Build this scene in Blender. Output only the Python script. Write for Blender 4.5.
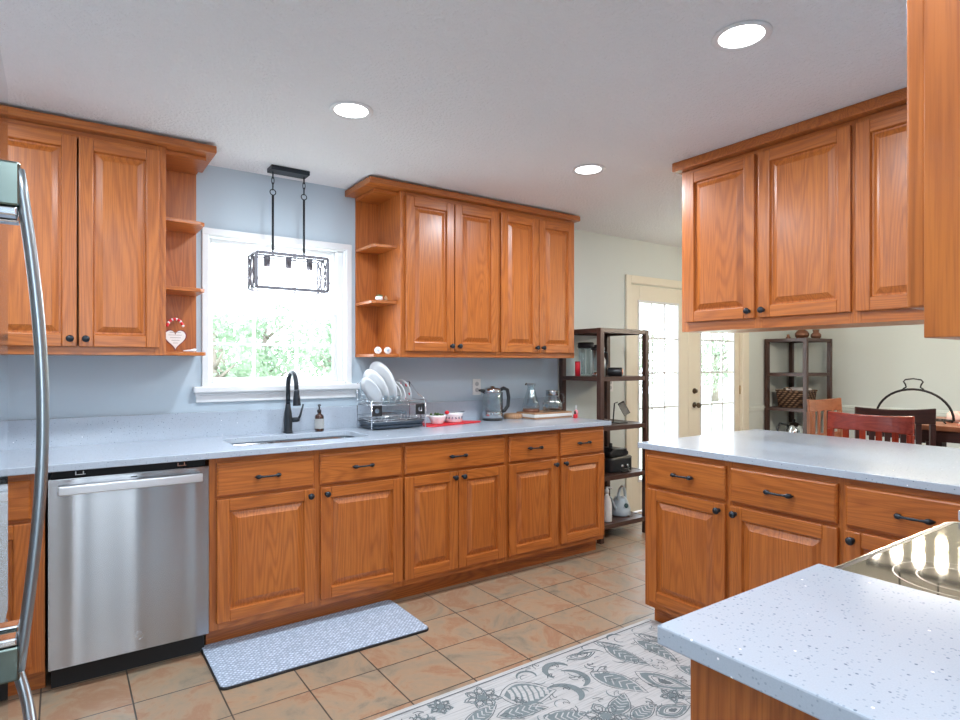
import bpy, bmesh, math, random
from mathutils import Vector, Matrix
random.seed(7)
R = math.radians
PI = math.pi
for o in list(bpy.data.objects): bpy.data.objects.remove(o)
S = bpy.context.scene
C = S.collection

# ---------------------------------------------------------------- camera, world, lights, exposure
EYE = 1.335
cam_d = bpy.data.cameras.new('camera'); cam = bpy.data.objects.new('camera', cam_d); C.objects.link(cam)
cam_d.sensor_width = 36; cam_d.lens = 36*600/960
cam_d.shift_y = 3.5/960
cam_d.clip_start = .02; cam_d.clip_end = 200
cam.location = (0, 0, EYE)
cam.rotation_euler = (R(90), 0, -R(90-55.13))
S.camera = cam

S.view_settings.view_transform = 'Standard'
S.view_settings.look = 'None'
S.view_settings.gamma = 1
S.view_settings.use_curve_mapping = False
S.view_settings.exposure = 0.46

w = bpy.data.worlds.new('world'); S.world = w; w.use_nodes = True
bg = w.node_tree.nodes['Background']
bg.inputs[0].default_value = (.80, .90, 1.0, 1); bg.inputs[1].default_value = 6.5

CEIL = 2.435
YW = 3.59          # inner face of the window wall
XE = 6.95          # inner face of the far dining wall
XW = -.87
YS = -.04

def area(name, loc, size, energy, color, rot=(0, 0, 0), shape='DISK', size_y=None, spread=180):
    d = bpy.data.lights.new(name, 'AREA'); d.shape = shape; d.size = size
    if size_y: d.size_y = size_y
    d.energy = energy; d.color = color; d.spread = R(spread)
    o = bpy.data.objects.new(name, d); C.objects.link(o); o.location = loc; o.rotation_euler = rot
    return o
def portal(name, loc, sx, sy, rot):
    o = area(name, loc, sx, 1, (1, 1, 1), rot, 'RECTANGLE', sy)
    o.data.cycles.is_portal = True
    return o
portal('daylight_portal', (1.07, YW+.12, 1.64), .8, .85, (R(-90), 0, 0))
portal('daylight_portal', (4.97, YW+.12, 1.05), 1.6, 1.7, (R(-90), 0, 0))
portal('daylight_portal', (-.05, -3.12, 1.45), 1.5, 1.5, (R(90), 0, 0))  # leads daylight in through the added hall window
CAN_POWER = 14.5
COOL = (.84, .92, 1.0)
WARM = (1.0, .86, .66)

# ---------------------------------------------------------------- materials
def nodes(m):
    m.use_nodes = True
    nt = m.node_tree
    return nt, nt.nodes, nt.links, nt.nodes['Principled BSDF']
MATS = {}
def mat(name, col, rough=.5, metal=0, coat=0, trans=0, emis=None, es=0, ior=None, noise=.04, nscale=30, bump=0, alpha=1, spec=None):
    """plain procedural material: colour broken up by a little noise"""
    if name in MATS: return MATS[name]
    m = bpy.data.materials.new(name); nt, N, L, b = nodes(m)
    tc = N.new('ShaderNodeTexCoord'); nz = N.new('ShaderNodeTexNoise'); nz.inputs['Scale'].default_value = nscale; nz.inputs['Detail'].default_value = 4
    L.new(tc.outputs['Object'], nz.inputs['Vector'])
    mx = N.new('ShaderNodeMix'); mx.data_type = 'RGBA'
    mx.inputs[6].default_value = (*[c*(1-noise) for c in col], 1); mx.inputs[7].default_value = (*[min(1, c*(1+noise)) for c in col], 1)
    L.new(nz.outputs['Fac'], mx.inputs[0]); L.new(mx.outputs[2], b.inputs['Base Color'])
    b.inputs['Roughness'].default_value = rough; b.inputs['Metallic'].default_value = metal
    b.inputs['Coat Weight'].default_value = coat; b.inputs['Coat Roughness'].default_value = .12
    b.inputs['Transmission Weight'].default_value = trans
    if ior: b.inputs['IOR'].default_value = ior
    if spec is not None: b.inputs['Specular IOR Level'].default_value = spec
    if emis: b.inputs['Emission Color'].default_value = (*emis, 1); b.inputs['Emission Strength'].default_value = es
    if bump:
        bp = N.new('ShaderNodeBump'); bp.inputs['Strength'].default_value = bump; bp.inputs['Distance'].default_value = .002
        L.new(nz.outputs['Fac'], bp.inputs['Height']); L.new(bp.outputs[0], b.inputs['Normal'])
    MATS[name] = m
    return m

def wood(name, dark, mid, light, rough=.33, coat=.35, rings=1.0):
    """wood that follows the 'gr' attribute: x runs along the grain"""
    m = bpy.data.materials.new(name); nt, N, L, b = nodes(m)
    at = N.new('ShaderNodeAttribute'); at.attribute_name = 'gr'
    def mp(sx, sy, sz):
        q = N.new('ShaderNodeMapping'); q.inputs['Scale'].default_value = (sx, sy, sz); L.new(at.outputs['Vector'], q.inputs[0]); return q
    # cathedral figure: contours of a stretched noise field
    m1 = mp(.55, 6.5, 6.5)
    n1 = N.new('ShaderNodeTexNoise'); n1.inputs['Scale'].default_value = 1.15; n1.inputs['Detail'].default_value = 1.5; n1.inputs['Roughness'].default_value = .35; n1.inputs['Distortion'].default_value = .25
    L.new(m1.outputs[0], n1.inputs['Vector'])
    mu = N.new('ShaderNodeMath'); mu.operation = 'MULTIPLY'; mu.inputs[1].default_value = 110*rings; L.new(n1.outputs['Fac'], mu.inputs[0])
    sn = N.new('ShaderNodeMath'); sn.operation = 'SINE'; L.new(mu.outputs[0], sn.inputs[0])
    r1 = N.new('ShaderNodeMapRange'); r1.inputs['From Min'].default_value = -1; r1.inputs['From Max'].default_value = 1; L.new(sn.outputs[0], r1.inputs['Value'])
    pw = N.new('ShaderNodeMath'); pw.operation = 'POWER'; pw.inputs[1].default_value = 1.8; L.new(r1.outputs[0], pw.inputs[0])
    # pores
    m2 = mp(6, 210, 210)
    n2 = N.new('ShaderNodeTexNoise'); n2.inputs['Scale'].default_value = 1.0; n2.inputs['Detail'].default_value = 3; n2.inputs['Roughness'].default_value = .6
    L.new(m2.outputs[0], n2.inputs['Vector'])
    # board to board variation
    m3 = mp(.6, 2.5, 2.5)
    n3 = N.new('ShaderNodeTexNoise'); n3.inputs['Scale'].default_value = 1.0; n3.inputs['Detail'].default_value = 2
    L.new(m3.outputs[0], n3.inputs['Vector'])
    ca = N.new('ShaderNodeMix'); ca.data_type = 'RGBA'; ca.inputs[6].default_value = (*light, 1); ca.inputs[7].default_value = (*mid, 1)
    L.new(n3.outputs['Fac'], ca.inputs[0])
    f1 = N.new('ShaderNodeMath'); f1.operation = 'MULTIPLY'; f1.inputs[1].default_value = .40; L.new(pw.outputs[0], f1.inputs[0])
    cb = N.new('ShaderNodeMix'); cb.data_type = 'RGBA'; cb.inputs[7].default_value = (*dark, 1)
    L.new(f1.outputs[0], cb.inputs[0]); L.new(ca.outputs[2], cb.inputs[6])
    r2 = N.new('ShaderNodeMapRange'); r2.inputs['From Min'].default_value = .46; r2.inputs['From Max'].default_value = .72; r2.inputs['To Max'].default_value = .5; L.new(n2.outputs['Fac'], r2.inputs['Value'])
    cc = N.new('ShaderNodeMix'); cc.data_type = 'RGBA'; cc.inputs[7].default_value = (*[d*.8 for d in dark], 1)
    L.new(r2.outputs[0], cc.inputs[0]); L.new(cb.outputs[2], cc.inputs[6])
    L.new(cc.outputs[2], b.inputs['Base Color'])
    b.inputs['Roughness'].default_value = rough
    b.inputs['Coat Weight'].default_value = coat; b.inputs['Coat Roughness'].default_value = .22
    bp = N.new('ShaderNodeBump'); bp.inputs['Strength'].default_value = .3; bp.inputs['Distance'].default_value = .001
    L.new(n2.outputs['Fac'], bp.inputs['Height']); L.new(bp.outputs[0], b.inputs['Normal'])
    return m

OAK = wood('honey_oak', (.23, .048, .007), (.435, .115, .018), (.55, .175, .032), .36, .2, 1.3)
CHERRY = wood('cherry_wood', (.17, .014, .005), (.34, .032, .011), (.42, .05, .018), .25, .5)
ESPRESSO = wood('espresso_wood', (.016, .003, .002), (.040, .008, .004), (.055, .012, .006), .6, 0)
WALNUT = wood('walnut_wood', (.10, .035, .018), (.19, .075, .04), (.25, .10, .055), .4, .2)
SHELFWOOD = wood('dark_brown_shelf', (.028, .011, .008), (.062, .026, .018), (.085, .038, .027), .42, .15)
TANWOOD = wood('tan_chair_wood', (.16, .05, .02), (.30, .10, .04), (.36, .13, .055), .4, .2)
BOARD = wood('light_board_wood', (.25, .11, .05), (.45, .24, .12), (.55, .32, .17), .5, .1)

def quartz():
    m = bpy.data.materials.new('white_quartz'); nt, N, L, b = nodes(m)
    tc = N.new('ShaderNodeTexCoord')
    def specks(scale, thr, soft):
        v = N.new('ShaderNodeTexVoronoi'); v.inputs['Scale'].default_value = scale; L.new(tc.outputs['Object'], v.inputs['Vector'])
        r = N.new('ShaderNodeMapRange'); r.inputs['From Min'].default_value = thr; r.inputs['From Max'].default_value = thr-soft; L.new(v.outputs['Distance'], r.inputs['Value'])
        # only some of the cells carry a speck
        sp = N.new('ShaderNodeSeparateColor'); L.new(v.outputs['Color'], sp.inputs[0])
        g = N.new('ShaderNodeMath'); g.operation = 'GREATER_THAN'; g.inputs[1].default_value = .62; L.new(sp.outputs[0], g.inputs[0])
        mu = N.new('ShaderNodeMath'); mu.operation = 'MULTIPLY'; L.new(r.outputs[0], mu.inputs[0]); L.new(g.outputs[0], mu.inputs[1])
        return mu, sp
    a, _ = specks(150, .33, .12); c, _ = specks(76, .18, .05); d, _ = specks(34, .08, .02)
    nz = N.new('ShaderNodeTexNoise'); nz.inputs['Scale'].default_value = 400; L.new(tc.outputs['Object'], nz.inputs['Vector'])
    base = N.new('ShaderNodeMix'); base.data_type = 'RGBA'; base.inputs[6].default_value = (.40, .455, .53, 1); base.inputs[7].default_value = (.475, .53, .60, 1); L.new(nz.outputs['Fac'], base.inputs[0])
    def over(prev, fac, col, k):
        f = N.new('ShaderNodeMath'); f.operation = 'MULTIPLY'; f.inputs[1].default_value = k; L.new(fac.outputs[0], f.inputs[0])
        x = N.new('ShaderNodeMix'); x.data_type = 'RGBA'; x.inputs[7].default_value = (*col, 1); L.new(f.outputs[0], x.inputs[0]); L.new(prev.outputs[2], x.inputs[6]); return x
    x = over(base, a, (.25, .30, .37), .6); x = over(x, c, (.11, .15, .21), .8); x = over(x, d, (1, 1, 1), 1)
    L.new(x.outputs[2], b.inputs['Base Color'])
    b.inputs['Roughness'].default_value = .16
    return m
QUARTZ = quartz()

def tiles():
    m = bpy.data.materials.new('slate_look_floor_tile'); nt, N, L, b = nodes(m)
    tc = N.new('ShaderNodeTexCoord'); mp = N.new('ShaderNodeMapping'); mp.inputs['Location'].default_value = (-.23+.0, -.27, 0)
    L.new(tc.outputs['Object'], mp.inputs[0])
    br = N.new('ShaderNodeTexBrick'); br.offset = 0; br.inputs['Scale'].default_value = 1; br.inputs['Brick Width'].default_value = .3; br.inputs['Row Height'].default_value = .305
    br.inputs['Mortar Size'].default_value = .0032; br.inputs['Mortar Smooth'].default_value = .1; br.inputs['Bias'].default_value = 0
    br.inputs['Color1'].default_value = (0, 0, 0, 1); br.inputs['Color2'].default_value = (1, 1, 1, 1); br.inputs['Mortar'].default_value = (.5, .5, .5, 1)
    L.new(mp.outputs[0], br.inputs['Vector'])
    n1 = N.new('ShaderNodeTexNoise'); n1.inputs['Scale'].default_value = 4; n1.inputs['Detail'].default_value = 9; n1.inputs['Roughness'].default_value = .7; n1.inputs['Distortion'].default_value = .8
    # offset the clouds from tile to tile
    ad = N.new('ShaderNodeVectorMath'); ad.operation = 'MULTIPLY_ADD'; ad.inputs[1].default_value = (7, 5, 3); L.new(br.outputs['Color'], ad.inputs[0]); L.new(tc.outputs['Object'], ad.inputs[2])
    L.new(ad.outputs[0], n1.inputs['Vector'])
    cr = N.new('ShaderNodeValToRGB'); e = cr.color_ramp.elements
    e[0].position = .30; e[0].color = (.19, .165, .13, 1); e[1].position = .72; e[1].color = (.40, .305, .215, 1)
    x = cr.color_ramp.elements.new(.43); x.color = (.31, .25, .18, 1)
    x = cr.color_ramp.elements.new(.52); x.color = (.38, .265, .175, 1)
    x = cr.color_ramp.elements.new(.60); x.color = (.34, .19, .115, 1)
    L.new(n1.outputs['Fac'], cr.inputs[0])
    hs = N.new('ShaderNodeMix'); hs.data_type = 'RGBA'; hs.blend_type = 'MULTIPLY'; hs.inputs[0].default_value = .35
    cr2 = N.new('ShaderNodeValToRGB'); cr2.color_ramp.elements[0].color = (.78, .74, .70, 1); cr2.color_ramp.elements[1].color = (1, .93, .86, 1); L.new(br.outputs['Color'], cr2.inputs[0])
    L.new(cr.outputs[0], hs.inputs[6]); L.new(cr2.outputs[0], hs.inputs[7])
    fx = N.new('ShaderNodeMix'); fx.data_type = 'RGBA'; fx.inputs[7].default_value = (.06, .05, .042, 1); L.new(br.outputs['Fac'], fx.inputs[0]); L.new(hs.outputs[2], fx.inputs[6])
    L.new(fx.outputs[2], b.inputs['Base Color'])
    rr = N.new('ShaderNodeMapRange'); rr.inputs['To Min'].default_value = .22; rr.inputs['To Max'].default_value = .5; L.new(n1.outputs['Fac'], rr.inputs['Value']); L.new(rr.outputs[0], b.inputs['Roughness'])
    n2 = N.new('ShaderNodeTexNoise'); n2.inputs['Scale'].default_value = 9; n2.inputs['Detail'].default_value = 8; L.new(ad.outputs[0], n2.inputs['Vector'])
    sb = N.new('ShaderNodeMath'); sb.operation = 'SUBTRACT'; L.new(n2.outputs['Fac'], sb.inputs[0]); L.new(br.outputs['Fac'], sb.inputs[1])
    bp = N.new('ShaderNodeBump'); bp.inputs['Strength'].default_value = .25; bp.inputs['Distance'].default_value = .004; L.new(sb.outputs[0], bp.inputs['Height']); L.new(bp.outputs[0], b.inputs['Normal'])
    return m
TILES = tiles()

def painted(name, col, bump=.25, scale=160, rough=.7, dist=.002):
    m = bpy.data.materials.new(name); nt, N, L, b = nodes(m)
    tc = N.new('ShaderNodeTexCoord'); nz = N.new('ShaderNodeTexNoise'); nz.inputs['Scale'].default_value = scale; nz.inputs['Detail'].default_value = 5; nz.inputs['Roughness'].default_value = .6
    L.new(tc.outputs['Object'], nz.inputs['Vector'])
    b.inputs['Base Color'].default_value = (*col, 1); b.inputs['Roughness'].default_value = rough
    bp = N.new('ShaderNodeBump'); bp.inputs['Strength'].default_value = bump; bp.inputs['Distance'].default_value = dist
    L.new(nz.outputs['Fac'], bp.inputs['Height']); L.new(bp.outputs[0], b.inputs['Normal'])
    return m
CEILM = painted('textured_white_ceiling', (.87, .88, .895), 1.0, 60, .9, .014)
WALLM = painted('pale_blue_wall_paint', (.49, .58, .65), .15)
SAGE = painted('pale_sage_wall', (.655, .695, .655), .15)  # greener wall tone, used from the tall shelf post onwards
TRIMW = mat('white_trim_paint', (.76, .77, .78), .35, noise=.01)
CREAM = mat('cream_door_paint', (.80, .74, .60), .38, noise=.015)

def steel(name, col=(.60, .61, .62), rough=.24, aniso=.75):
    m = bpy.data.materials.new(name); nt, N, L, b = nodes(m)
    tc = N.new('ShaderNodeTexCoord'); mp = N.new('ShaderNodeMapping'); mp.inputs['Scale'].default_value = (2, 2, 1600); L.new(tc.outputs['Object'], mp.inputs[0])
    nz = N.new('ShaderNodeTexNoise'); nz.inputs['Scale'].default_value = 1; nz.inputs['Detail'].default_value = 3; L.new(mp.outputs[0], nz.inputs['Vector'])
    rr = N.new('ShaderNodeMapRange'); rr.inputs['To Min'].default_value = rough-.02; rr.inputs['To Max'].default_value = rough+.03; L.new(nz.outputs['Fac'], rr.inputs['Value']); L.new(rr.outputs[0], b.inputs['Roughness'])
    b.inputs['Base Color'].default_value = (*col, 1); b.inputs['Metallic'].default_value = 1
    b.inputs['Anisotropic'].default_value = aniso; b.inputs['Anisotropic Rotation'].default_value = .25
    tg = N.new('ShaderNodeTangent'); tg.direction_type = 'RADIAL'; tg.axis = 'Z'; L.new(tg.outputs[0], b.inputs['Tangent'])
    return m
STEEL = steel('brushed_stainless_steel', (.40, .41, .425), .24, .93)
BARSTEEL = mat('satin_bar_steel', (.72, .74, .77), .30, .85, noise=.02)
SMOOTHSTEEL = mat('smooth_stainless', (.55, .58, .60), .12, 1, noise=.02)
CHROME = mat('chrome_wire', (.75, .77, .8), .12, 1, noise=.01)
BLACKMETAL = mat('oil_rubbed_bronze', (.028, .034, .042), .38, .6, noise=.2)
BLACKPL = mat('black_plastic', (.015, .016, .018), .35)
NAVYPL = mat('dark_blue_grey_plastic', (.03, .045, .065), .35)
CHINA = mat('white_china', (.86, .87, .88), .18, coat=.3, noise=.01)
RED = mat('red_silicone', (.72, .015, .03), .5)
BLACKGAP = mat('dark_gap_interior', (.012, .012, .013), .7)
DARKGLASS = mat('black_ceramic_glass', (.02, .018, .015), .04, coat=1, noise=.1)
PLASTICW = mat('white_plastic', (.8, .8, .78), .4)
BRASS = mat('aged_brass', (.45, .30, .12), .3, 1)
BRONZE = mat('dark_bronze', (.12, .09, .06), .3, 1)

def thinglass(name, tint=(1, 1, 1), refl=.08, rough=.02):
    m = bpy.data.materials.new(name); nt, N, L, b = nodes(m); N.remove(b)
    out = [n for n in N if n.type == 'OUTPUT_MATERIAL'][0]
    t = N.new('ShaderNodeBsdfTransparent'); t.inputs[0].default_value = (*tint, 1)
    g = N.new('ShaderNodeBsdfGlossy'); g.inputs['Roughness'].default_value = rough; g.inputs[0].default_value = (1, 1, 1, 1)
    lw = N.new('ShaderNodeLayerWeight'); lw.inputs[0].default_value = .25
    mr = N.new('ShaderNodeMapRange'); mr.inputs['To Min'].default_value = refl*.5; mr.inputs['To Max'].default_value = min(1, refl*8); L.new(lw.outputs['Facing'], mr.inputs['Value'])
    mx = N.new('ShaderNodeMixShader'); L.new(mr.outputs[0], mx.inputs[0]); L.new(t.outputs[0], mx.inputs[1]); L.new(g.outputs[0], mx.inputs[2]); L.new(mx.outputs[0], out.inputs[0])
    return m
PANE = thinglass('window_glass', (1, 1, 1), .03)
GLASS = thinglass('clear_glass', (.88, .93, .95), .10)
def emit(name, col, s):
    m = bpy.data.materials.new(name); nt, N, L, b = nodes(m)
    b.inputs['Emission Color'].default_value = (*col, 1); b.inputs['Emission Strength'].default_value = s; b.inputs['Base Color'].default_value = (*col, 1)
    return m
LAMPM = emit('lit_lamp_lens', (1, 1, 1), 6)
BULBM = emit('lit_bulb', (1, .95, .88), 25)
BULBC = emit('lit_white_bulb', (1, 1, 1), 12)

# ---------------------------------------------------------------- mesh helpers
class MB:
    def __init__(s):
        s.bm = bmesh.new(); s.gr = s.bm.verts.layers.float_vector.new('gr')
    def _v(s, co, g, off):
        v = s.bm.verts.new(co); x, y, z = co
        c = {'x': (x, y, z), 'y': (y, x, z), 'z': (z, x, y)}[g]
        v[s.gr] = Vector((c[0]+off[0], c[1]+off[1], c[2]+off[2])); return v
    def off(s): return (random.uniform(0, 40), random.uniform(0, 40), random.uniform(0, 40))
    def box(s, x0, y0, z0, x1, y1, z1, g='z', mi=0):
        o = s.off(); xs = sorted((x0, x1)); ys = sorted((y0, y1)); zs = sorted((z0, z1))
        v = [s._v((xs[i & 1], ys[(i >> 1) & 1], zs[(i >> 2) & 1]), g, o) for i in range(8)]
        for f in ((0, 2, 3, 1), (4, 5, 7, 6), (0, 1, 5, 4), (2, 6, 7, 3), (0, 4, 6, 2), (1, 3, 7, 5)):
            q = s.bm.faces.new([v[i] for i in f]); q.material_index = mi
        return s
    def prism(s, pts, z0, z1, g='x', mi=0, axis='z'):
        """polygon extruded; axis z: pts=(x,y); axis y: pts=(x,z), z0,z1 are y; axis x: pts=(y,z)"""
        o = s.off()
        def mk(p, h):
            return {'z': (p[0], p[1], h), 'y': (p[0], h, p[1]), 'x': (h, p[0], p[1])}[axis]
        a = [s._v(mk(p, z0), g, o) for p in pts]; b = [s._v(mk(p, z1), g, o) for p in pts]
        n = len(pts); fs = []
        fs.append(s.bm.faces.new(a)); fs.append(s.bm.faces.new(b[::-1]))
        for i in range(n): fs.append(s.bm.faces.new((a[i], b[i], b[(i+1) % n], a[(i+1) % n])))
        for f in fs: f.material_index = mi
        bmesh.ops.recalc_face_normals(s.bm, faces=fs)
        return s
    def loft(s, rings, g='z', closed=True, cap=(True, True), mi=0, smooth=True):
        o = s.off(); vr = [[s._v(tuple(p), g, o) for p in r] for r in rings]; fs = []
        for a, b in zip(vr[:-1], vr[1:]):
            n = len(a)
            for i in range(n if closed else n-1):
                j = (i+1) % n
                f = s.bm.faces.new((a[i], a[j], b[j], b[i])); f.smooth = smooth; fs.append(f)
        if cap[0] and len(vr[0]) > 2: fs.append(s.bm.faces.new(vr[0][::-1]))
        if cap[1] and len(vr[-1]) > 2: fs.append(s.bm.faces.new(vr[-1]))
        for f in fs: f.material_index = mi
        bmesh.ops.recalc_face_normals(s.bm, faces=fs)
        return s
    def lathe(s, prof, o=(0, 0, 0), d=(0, 0, 1), seg=20, mi=0, smooth=True, cap=(True, True)):
        d = Vector(d).normalized(); q = d.to_track_quat('Z', 'Y'); o = Vector(o)
        rings = [[o + q @ Vector((max(r, .0002)*math.cos(2*PI*k/seg), max(r, .0002)*math.sin(2*PI*k/seg), h)) for k in range(seg)] for r, h in prof]
        return s.loft(rings, cap=cap, mi=mi, smooth=smooth)
    def tube(s, pts, r, seg=8, mi=0, g='z', cap=True, closed=False, flat=None):
        pts = [Vector(p) for p in pts]; n = len(pts)
        rr = r if isinstance(r, (list, tuple)) else [r]*n
        rings = []; up = None
        for i, p in enumerate(pts):
            if closed: t = pts[(i+1) % n]-pts[i-1]
            else: t = pts[min(i+1, n-1)]-pts[max(i-1, 0)]
            t.normalize()
            if up is None:
                up = Vector((0, 0, 1)) if abs(t.z) < .9 else Vector((0, 1, 0))
            a = t.cross(up)
            if a.length < 1e-5: a = t.cross(Vector((1, 0, 0)))
            a.normalize(); up = a.cross(t).normalized()
            fa, fb = flat if flat else (1, 1)
            rings.append([p + a*rr[i]*fa*math.cos(2*PI*k/seg) + up*rr[i]*fb*math.sin(2*PI*k/seg) for k in range(seg)])
        if closed: rings.append(rings[0][:])
        return s.loft(rings, cap=(cap and not closed,)*2, mi=mi, g=g)
    def ball(s, c, r, seg=14, sz=1, mi=0):
        n = 8; c = Vector(c)
        return s.lathe([(r*math.sin(PI*k/n), -r*sz*math.cos(PI*k/n)) for k in range(n+1)], c, seg=seg, mi=mi)
    def build(s, name, m, parent=None, bevel=0, seg=2, loc=None, smooth=False):
        me = bpy.data.meshes.new(name)
        s.bm.normal_update(); s.bm.to_mesh(me); s.bm.free()
        for x in (m if isinstance(m, (list, tuple)) else [m]): me.materials.append(x)
        o = bpy.data.objects.new(name, me); C.objects.link(o)
        if parent is not None: o.parent = parent
        if loc: o.location = loc
        if bevel:
            b = o.modifiers.new('bevel', 'BEVEL'); b.width = bevel; b.segments = seg; b.limit_method = 'ANGLE'; b.angle_limit = R(50); b.harden_normals = False
        return o

def thing(name, label, cat, loc=(0, 0, 0), rz=0, group=None):
    o = bpy.data.objects.new(name, None); C.objects.link(o); o.empty_display_size = .05
    o.location = loc; o.rotation_euler = (0, 0, rz)
    return tag(o, label, cat, group)
def tag(o, label=None, cat=None, group=None, kind=None):
    if label: o['label'] = label
    if cat: o['category'] = cat
    if group: o['group'] = group
    if kind: o['kind'] = kind
    return o
def struct(o, label=None):
    o['kind'] = 'structure'
    if label: o['label'] = label
    return o
def dup(root, loc, rz=None, label=None):
    r = root.copy(); C.objects.link(r); r.location = loc
    if rz is not None: r.rotation_euler = (0, 0, rz)
    if label: r['label'] = label
    for ch in root.children:
        c = ch.copy(); C.objects.link(c); c.parent = r
        for g in ch.children:
            d = g.copy(); C.objects.link(d); d.parent = c
    return r
def arc(c, r, a0, a1, n, plane='xz', ry=None):
    ry = ry or r; out = []
    for k in range(n+1):
        a = R(a0+(a1-a0)*k/n); u, v = r*math.cos(a), ry*math.sin(a)
        out.append({'xz': (c[0]+u, c[1], c[2]+v), 'yz': (c[0], c[1]+u, c[2]+v), 'xy': (c[0]+u, c[1]+v, c[2])}[plane])
    return out

# ---------------------------------------------------------------- setting
struct(MB().box(XW-.3, -3.3, -.1, XE+.3, YW+.15, 0).build('floor', TILES), 'tan slate look tiled floor')
struct(MB().box(XW-.3, -3.3, CEIL, XE+.3, YW+.15, CEIL+.1).build('ceiling', CEILM), 'white textured ceiling')
WIN = (.66, 1.475, 1.205, 2.055)      # x0,x1,z0,z1 of the opening
DOOR = (4.10, 5.85, 0, 2.06)
def wall_with_holes(name, m, x0, x1, holes, y0, y1):
    mb = MB(); cur = x0
    for hx0, hx1, hz0, hz1 in holes:
        mb.box(cur, y0, 0, hx0, y1, CEIL)
        if hz0 > 0: mb.box(hx0, y0, 0, hx1, y1, hz0)
        mb.box(hx0, y0, hz1, hx1, y1, CEIL); cur = hx1
    mb.box(cur, y0, 0, x1, y1, CEIL)
    return struct(mb.build(name, m))
wall_with_holes('wall_north', WALLM, XW-.15, 3.262, [WIN], YW, YW+.15)
wall_with_holes('wall_northeast', SAGE, 3.262, XE+.15, [DOOR], YW, YW+.15)
struct(MB().box(XE, -.04, 0, XE+.15, YW, CEIL).build('wall_east', SAGE))
struct(MB().box(XW-.15, -3.15, 0, XW, YW, CEIL).build('wall_west', WALLM))
struct(MB().box(.78, YS-.12, 0, XE+.15, YS, CEIL).build('wall_south', WALLM))
struct(MB().box(.78, -3.15, 0, .9, YS-.12, CEIL).build('wall_southwest', WALLM))
wall_with_holes('wall_hall', WALLM, XW-.15, .9, [(-.8, .7, .7, 2.2)], -3.27, -3.15)  # opening cut for the added fill window

# window over the sink
wn = struct(thing('window_1', None, None), 'white double hung window above the sink')
x0, x1, z0, z1 = WIN
m = MB()   # jamb liner in the wall thickness and the slim casing on the wall
m.box(x0-.028, YW-.014, z0-.0, x0+.006, YW+.0, z1+.03).box(x1-.006, YW-.014, z0, x1+.03, YW, z1+.03).box(x0-.028, YW-.016, z1-.006, x1+.03, YW, z1+.03)
m.box(x0, YW, z0, x0+.012, YW+.15, z1).box(x1-.012, YW, z0, x1, YW+.15, z1).box(x0, YW, z1-.012, x1, YW+.15, z1).box(x0, YW, z0, x1, YW+.15, z0+.02)
m.build('window_frame', TRIMW, wn, .003)
MB().box(x0-.075, YW-.055, z0-.03, x1+.07, YW+.0, z0+.004).build('window_stool', TRIMW, wn, .006)
m = MB(); m.box(x0-.06, YW-.018, z0-.085, x1+.055, YW, z0-.03).box(x0-.065, YW-.028, z0-.045, x1+.06, YW, z0-.03); m.build('apron', TRIMW, wn, .004)
def sash(name, zA, zB, y, munt):
    a, b = x0+.012, x1-.05
    m = MB(); f = .022
    m.box(a, y, zA, a+f, y+.03, zB).box(b-f, y, zA, b, y+.03, zB).box(a+f, y, zA, b-f, y+.03, zA+f+.008).box(a+f, y, zB-f, b-f, y+.03, zB)
    s = m.build(name, TRIMW, wn, .003)
    if munt:
        m = MB(); ww = (b-a)/3
        for k in (1, 2): m.box(a+ww*k-.008, y+.008, zA+f, a+ww*k+.008, y+.022, zB-f)
        zc = (zA+zB)/2+.01; m.box(a+f, y+.009, zc-.008, b-f, y+.021, zc+.008)
        m.build('muntin', TRIMW, s)
    MB().box(a+f, y+.013, zA+f, b-f, y+.017, zB-f).build('pane', PANE, s)
    return s
sash('upper_sash', 1.625, z1-.012, YW+.075, True)
lo = sash('lower_sash', z0+.02, 1.65, YW+.035, True)
MB().box(x1-.05, YW+.03, z0+.02, x1-.012, YW+.12, z1-.012).build('side_track', TRIMW, wn, .003)
MB().box(1.03, YW+.018, 1.64, 1.09, YW+.036, 1.652).build('sash_lock', TRIMW, lo, .003)

# unseen window added behind the camera to bring in fill daylight
wn2 = struct(thing('hall_fill_window', None, None), 'added unseen hall window for fill daylight')
m = MB(); m.box(-.8, -3.2, .7, -.74, -3.17, 2.2).box(.64, -3.2, .7, .7, -3.17, 2.2).box(-.74, -3.2, 2.14, .64, -3.17, 2.2).box(-.74, -3.2, .7, .64, -3.17, .76).box(-.74, -3.2, 1.42, .64, -3.17, 1.48); m.build('window_frame', TRIMW, wn2, .003)
MB().box(-.74, -3.19, .76, .64, -3.185, 2.14).build('pane', PANE, wn2)

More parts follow.
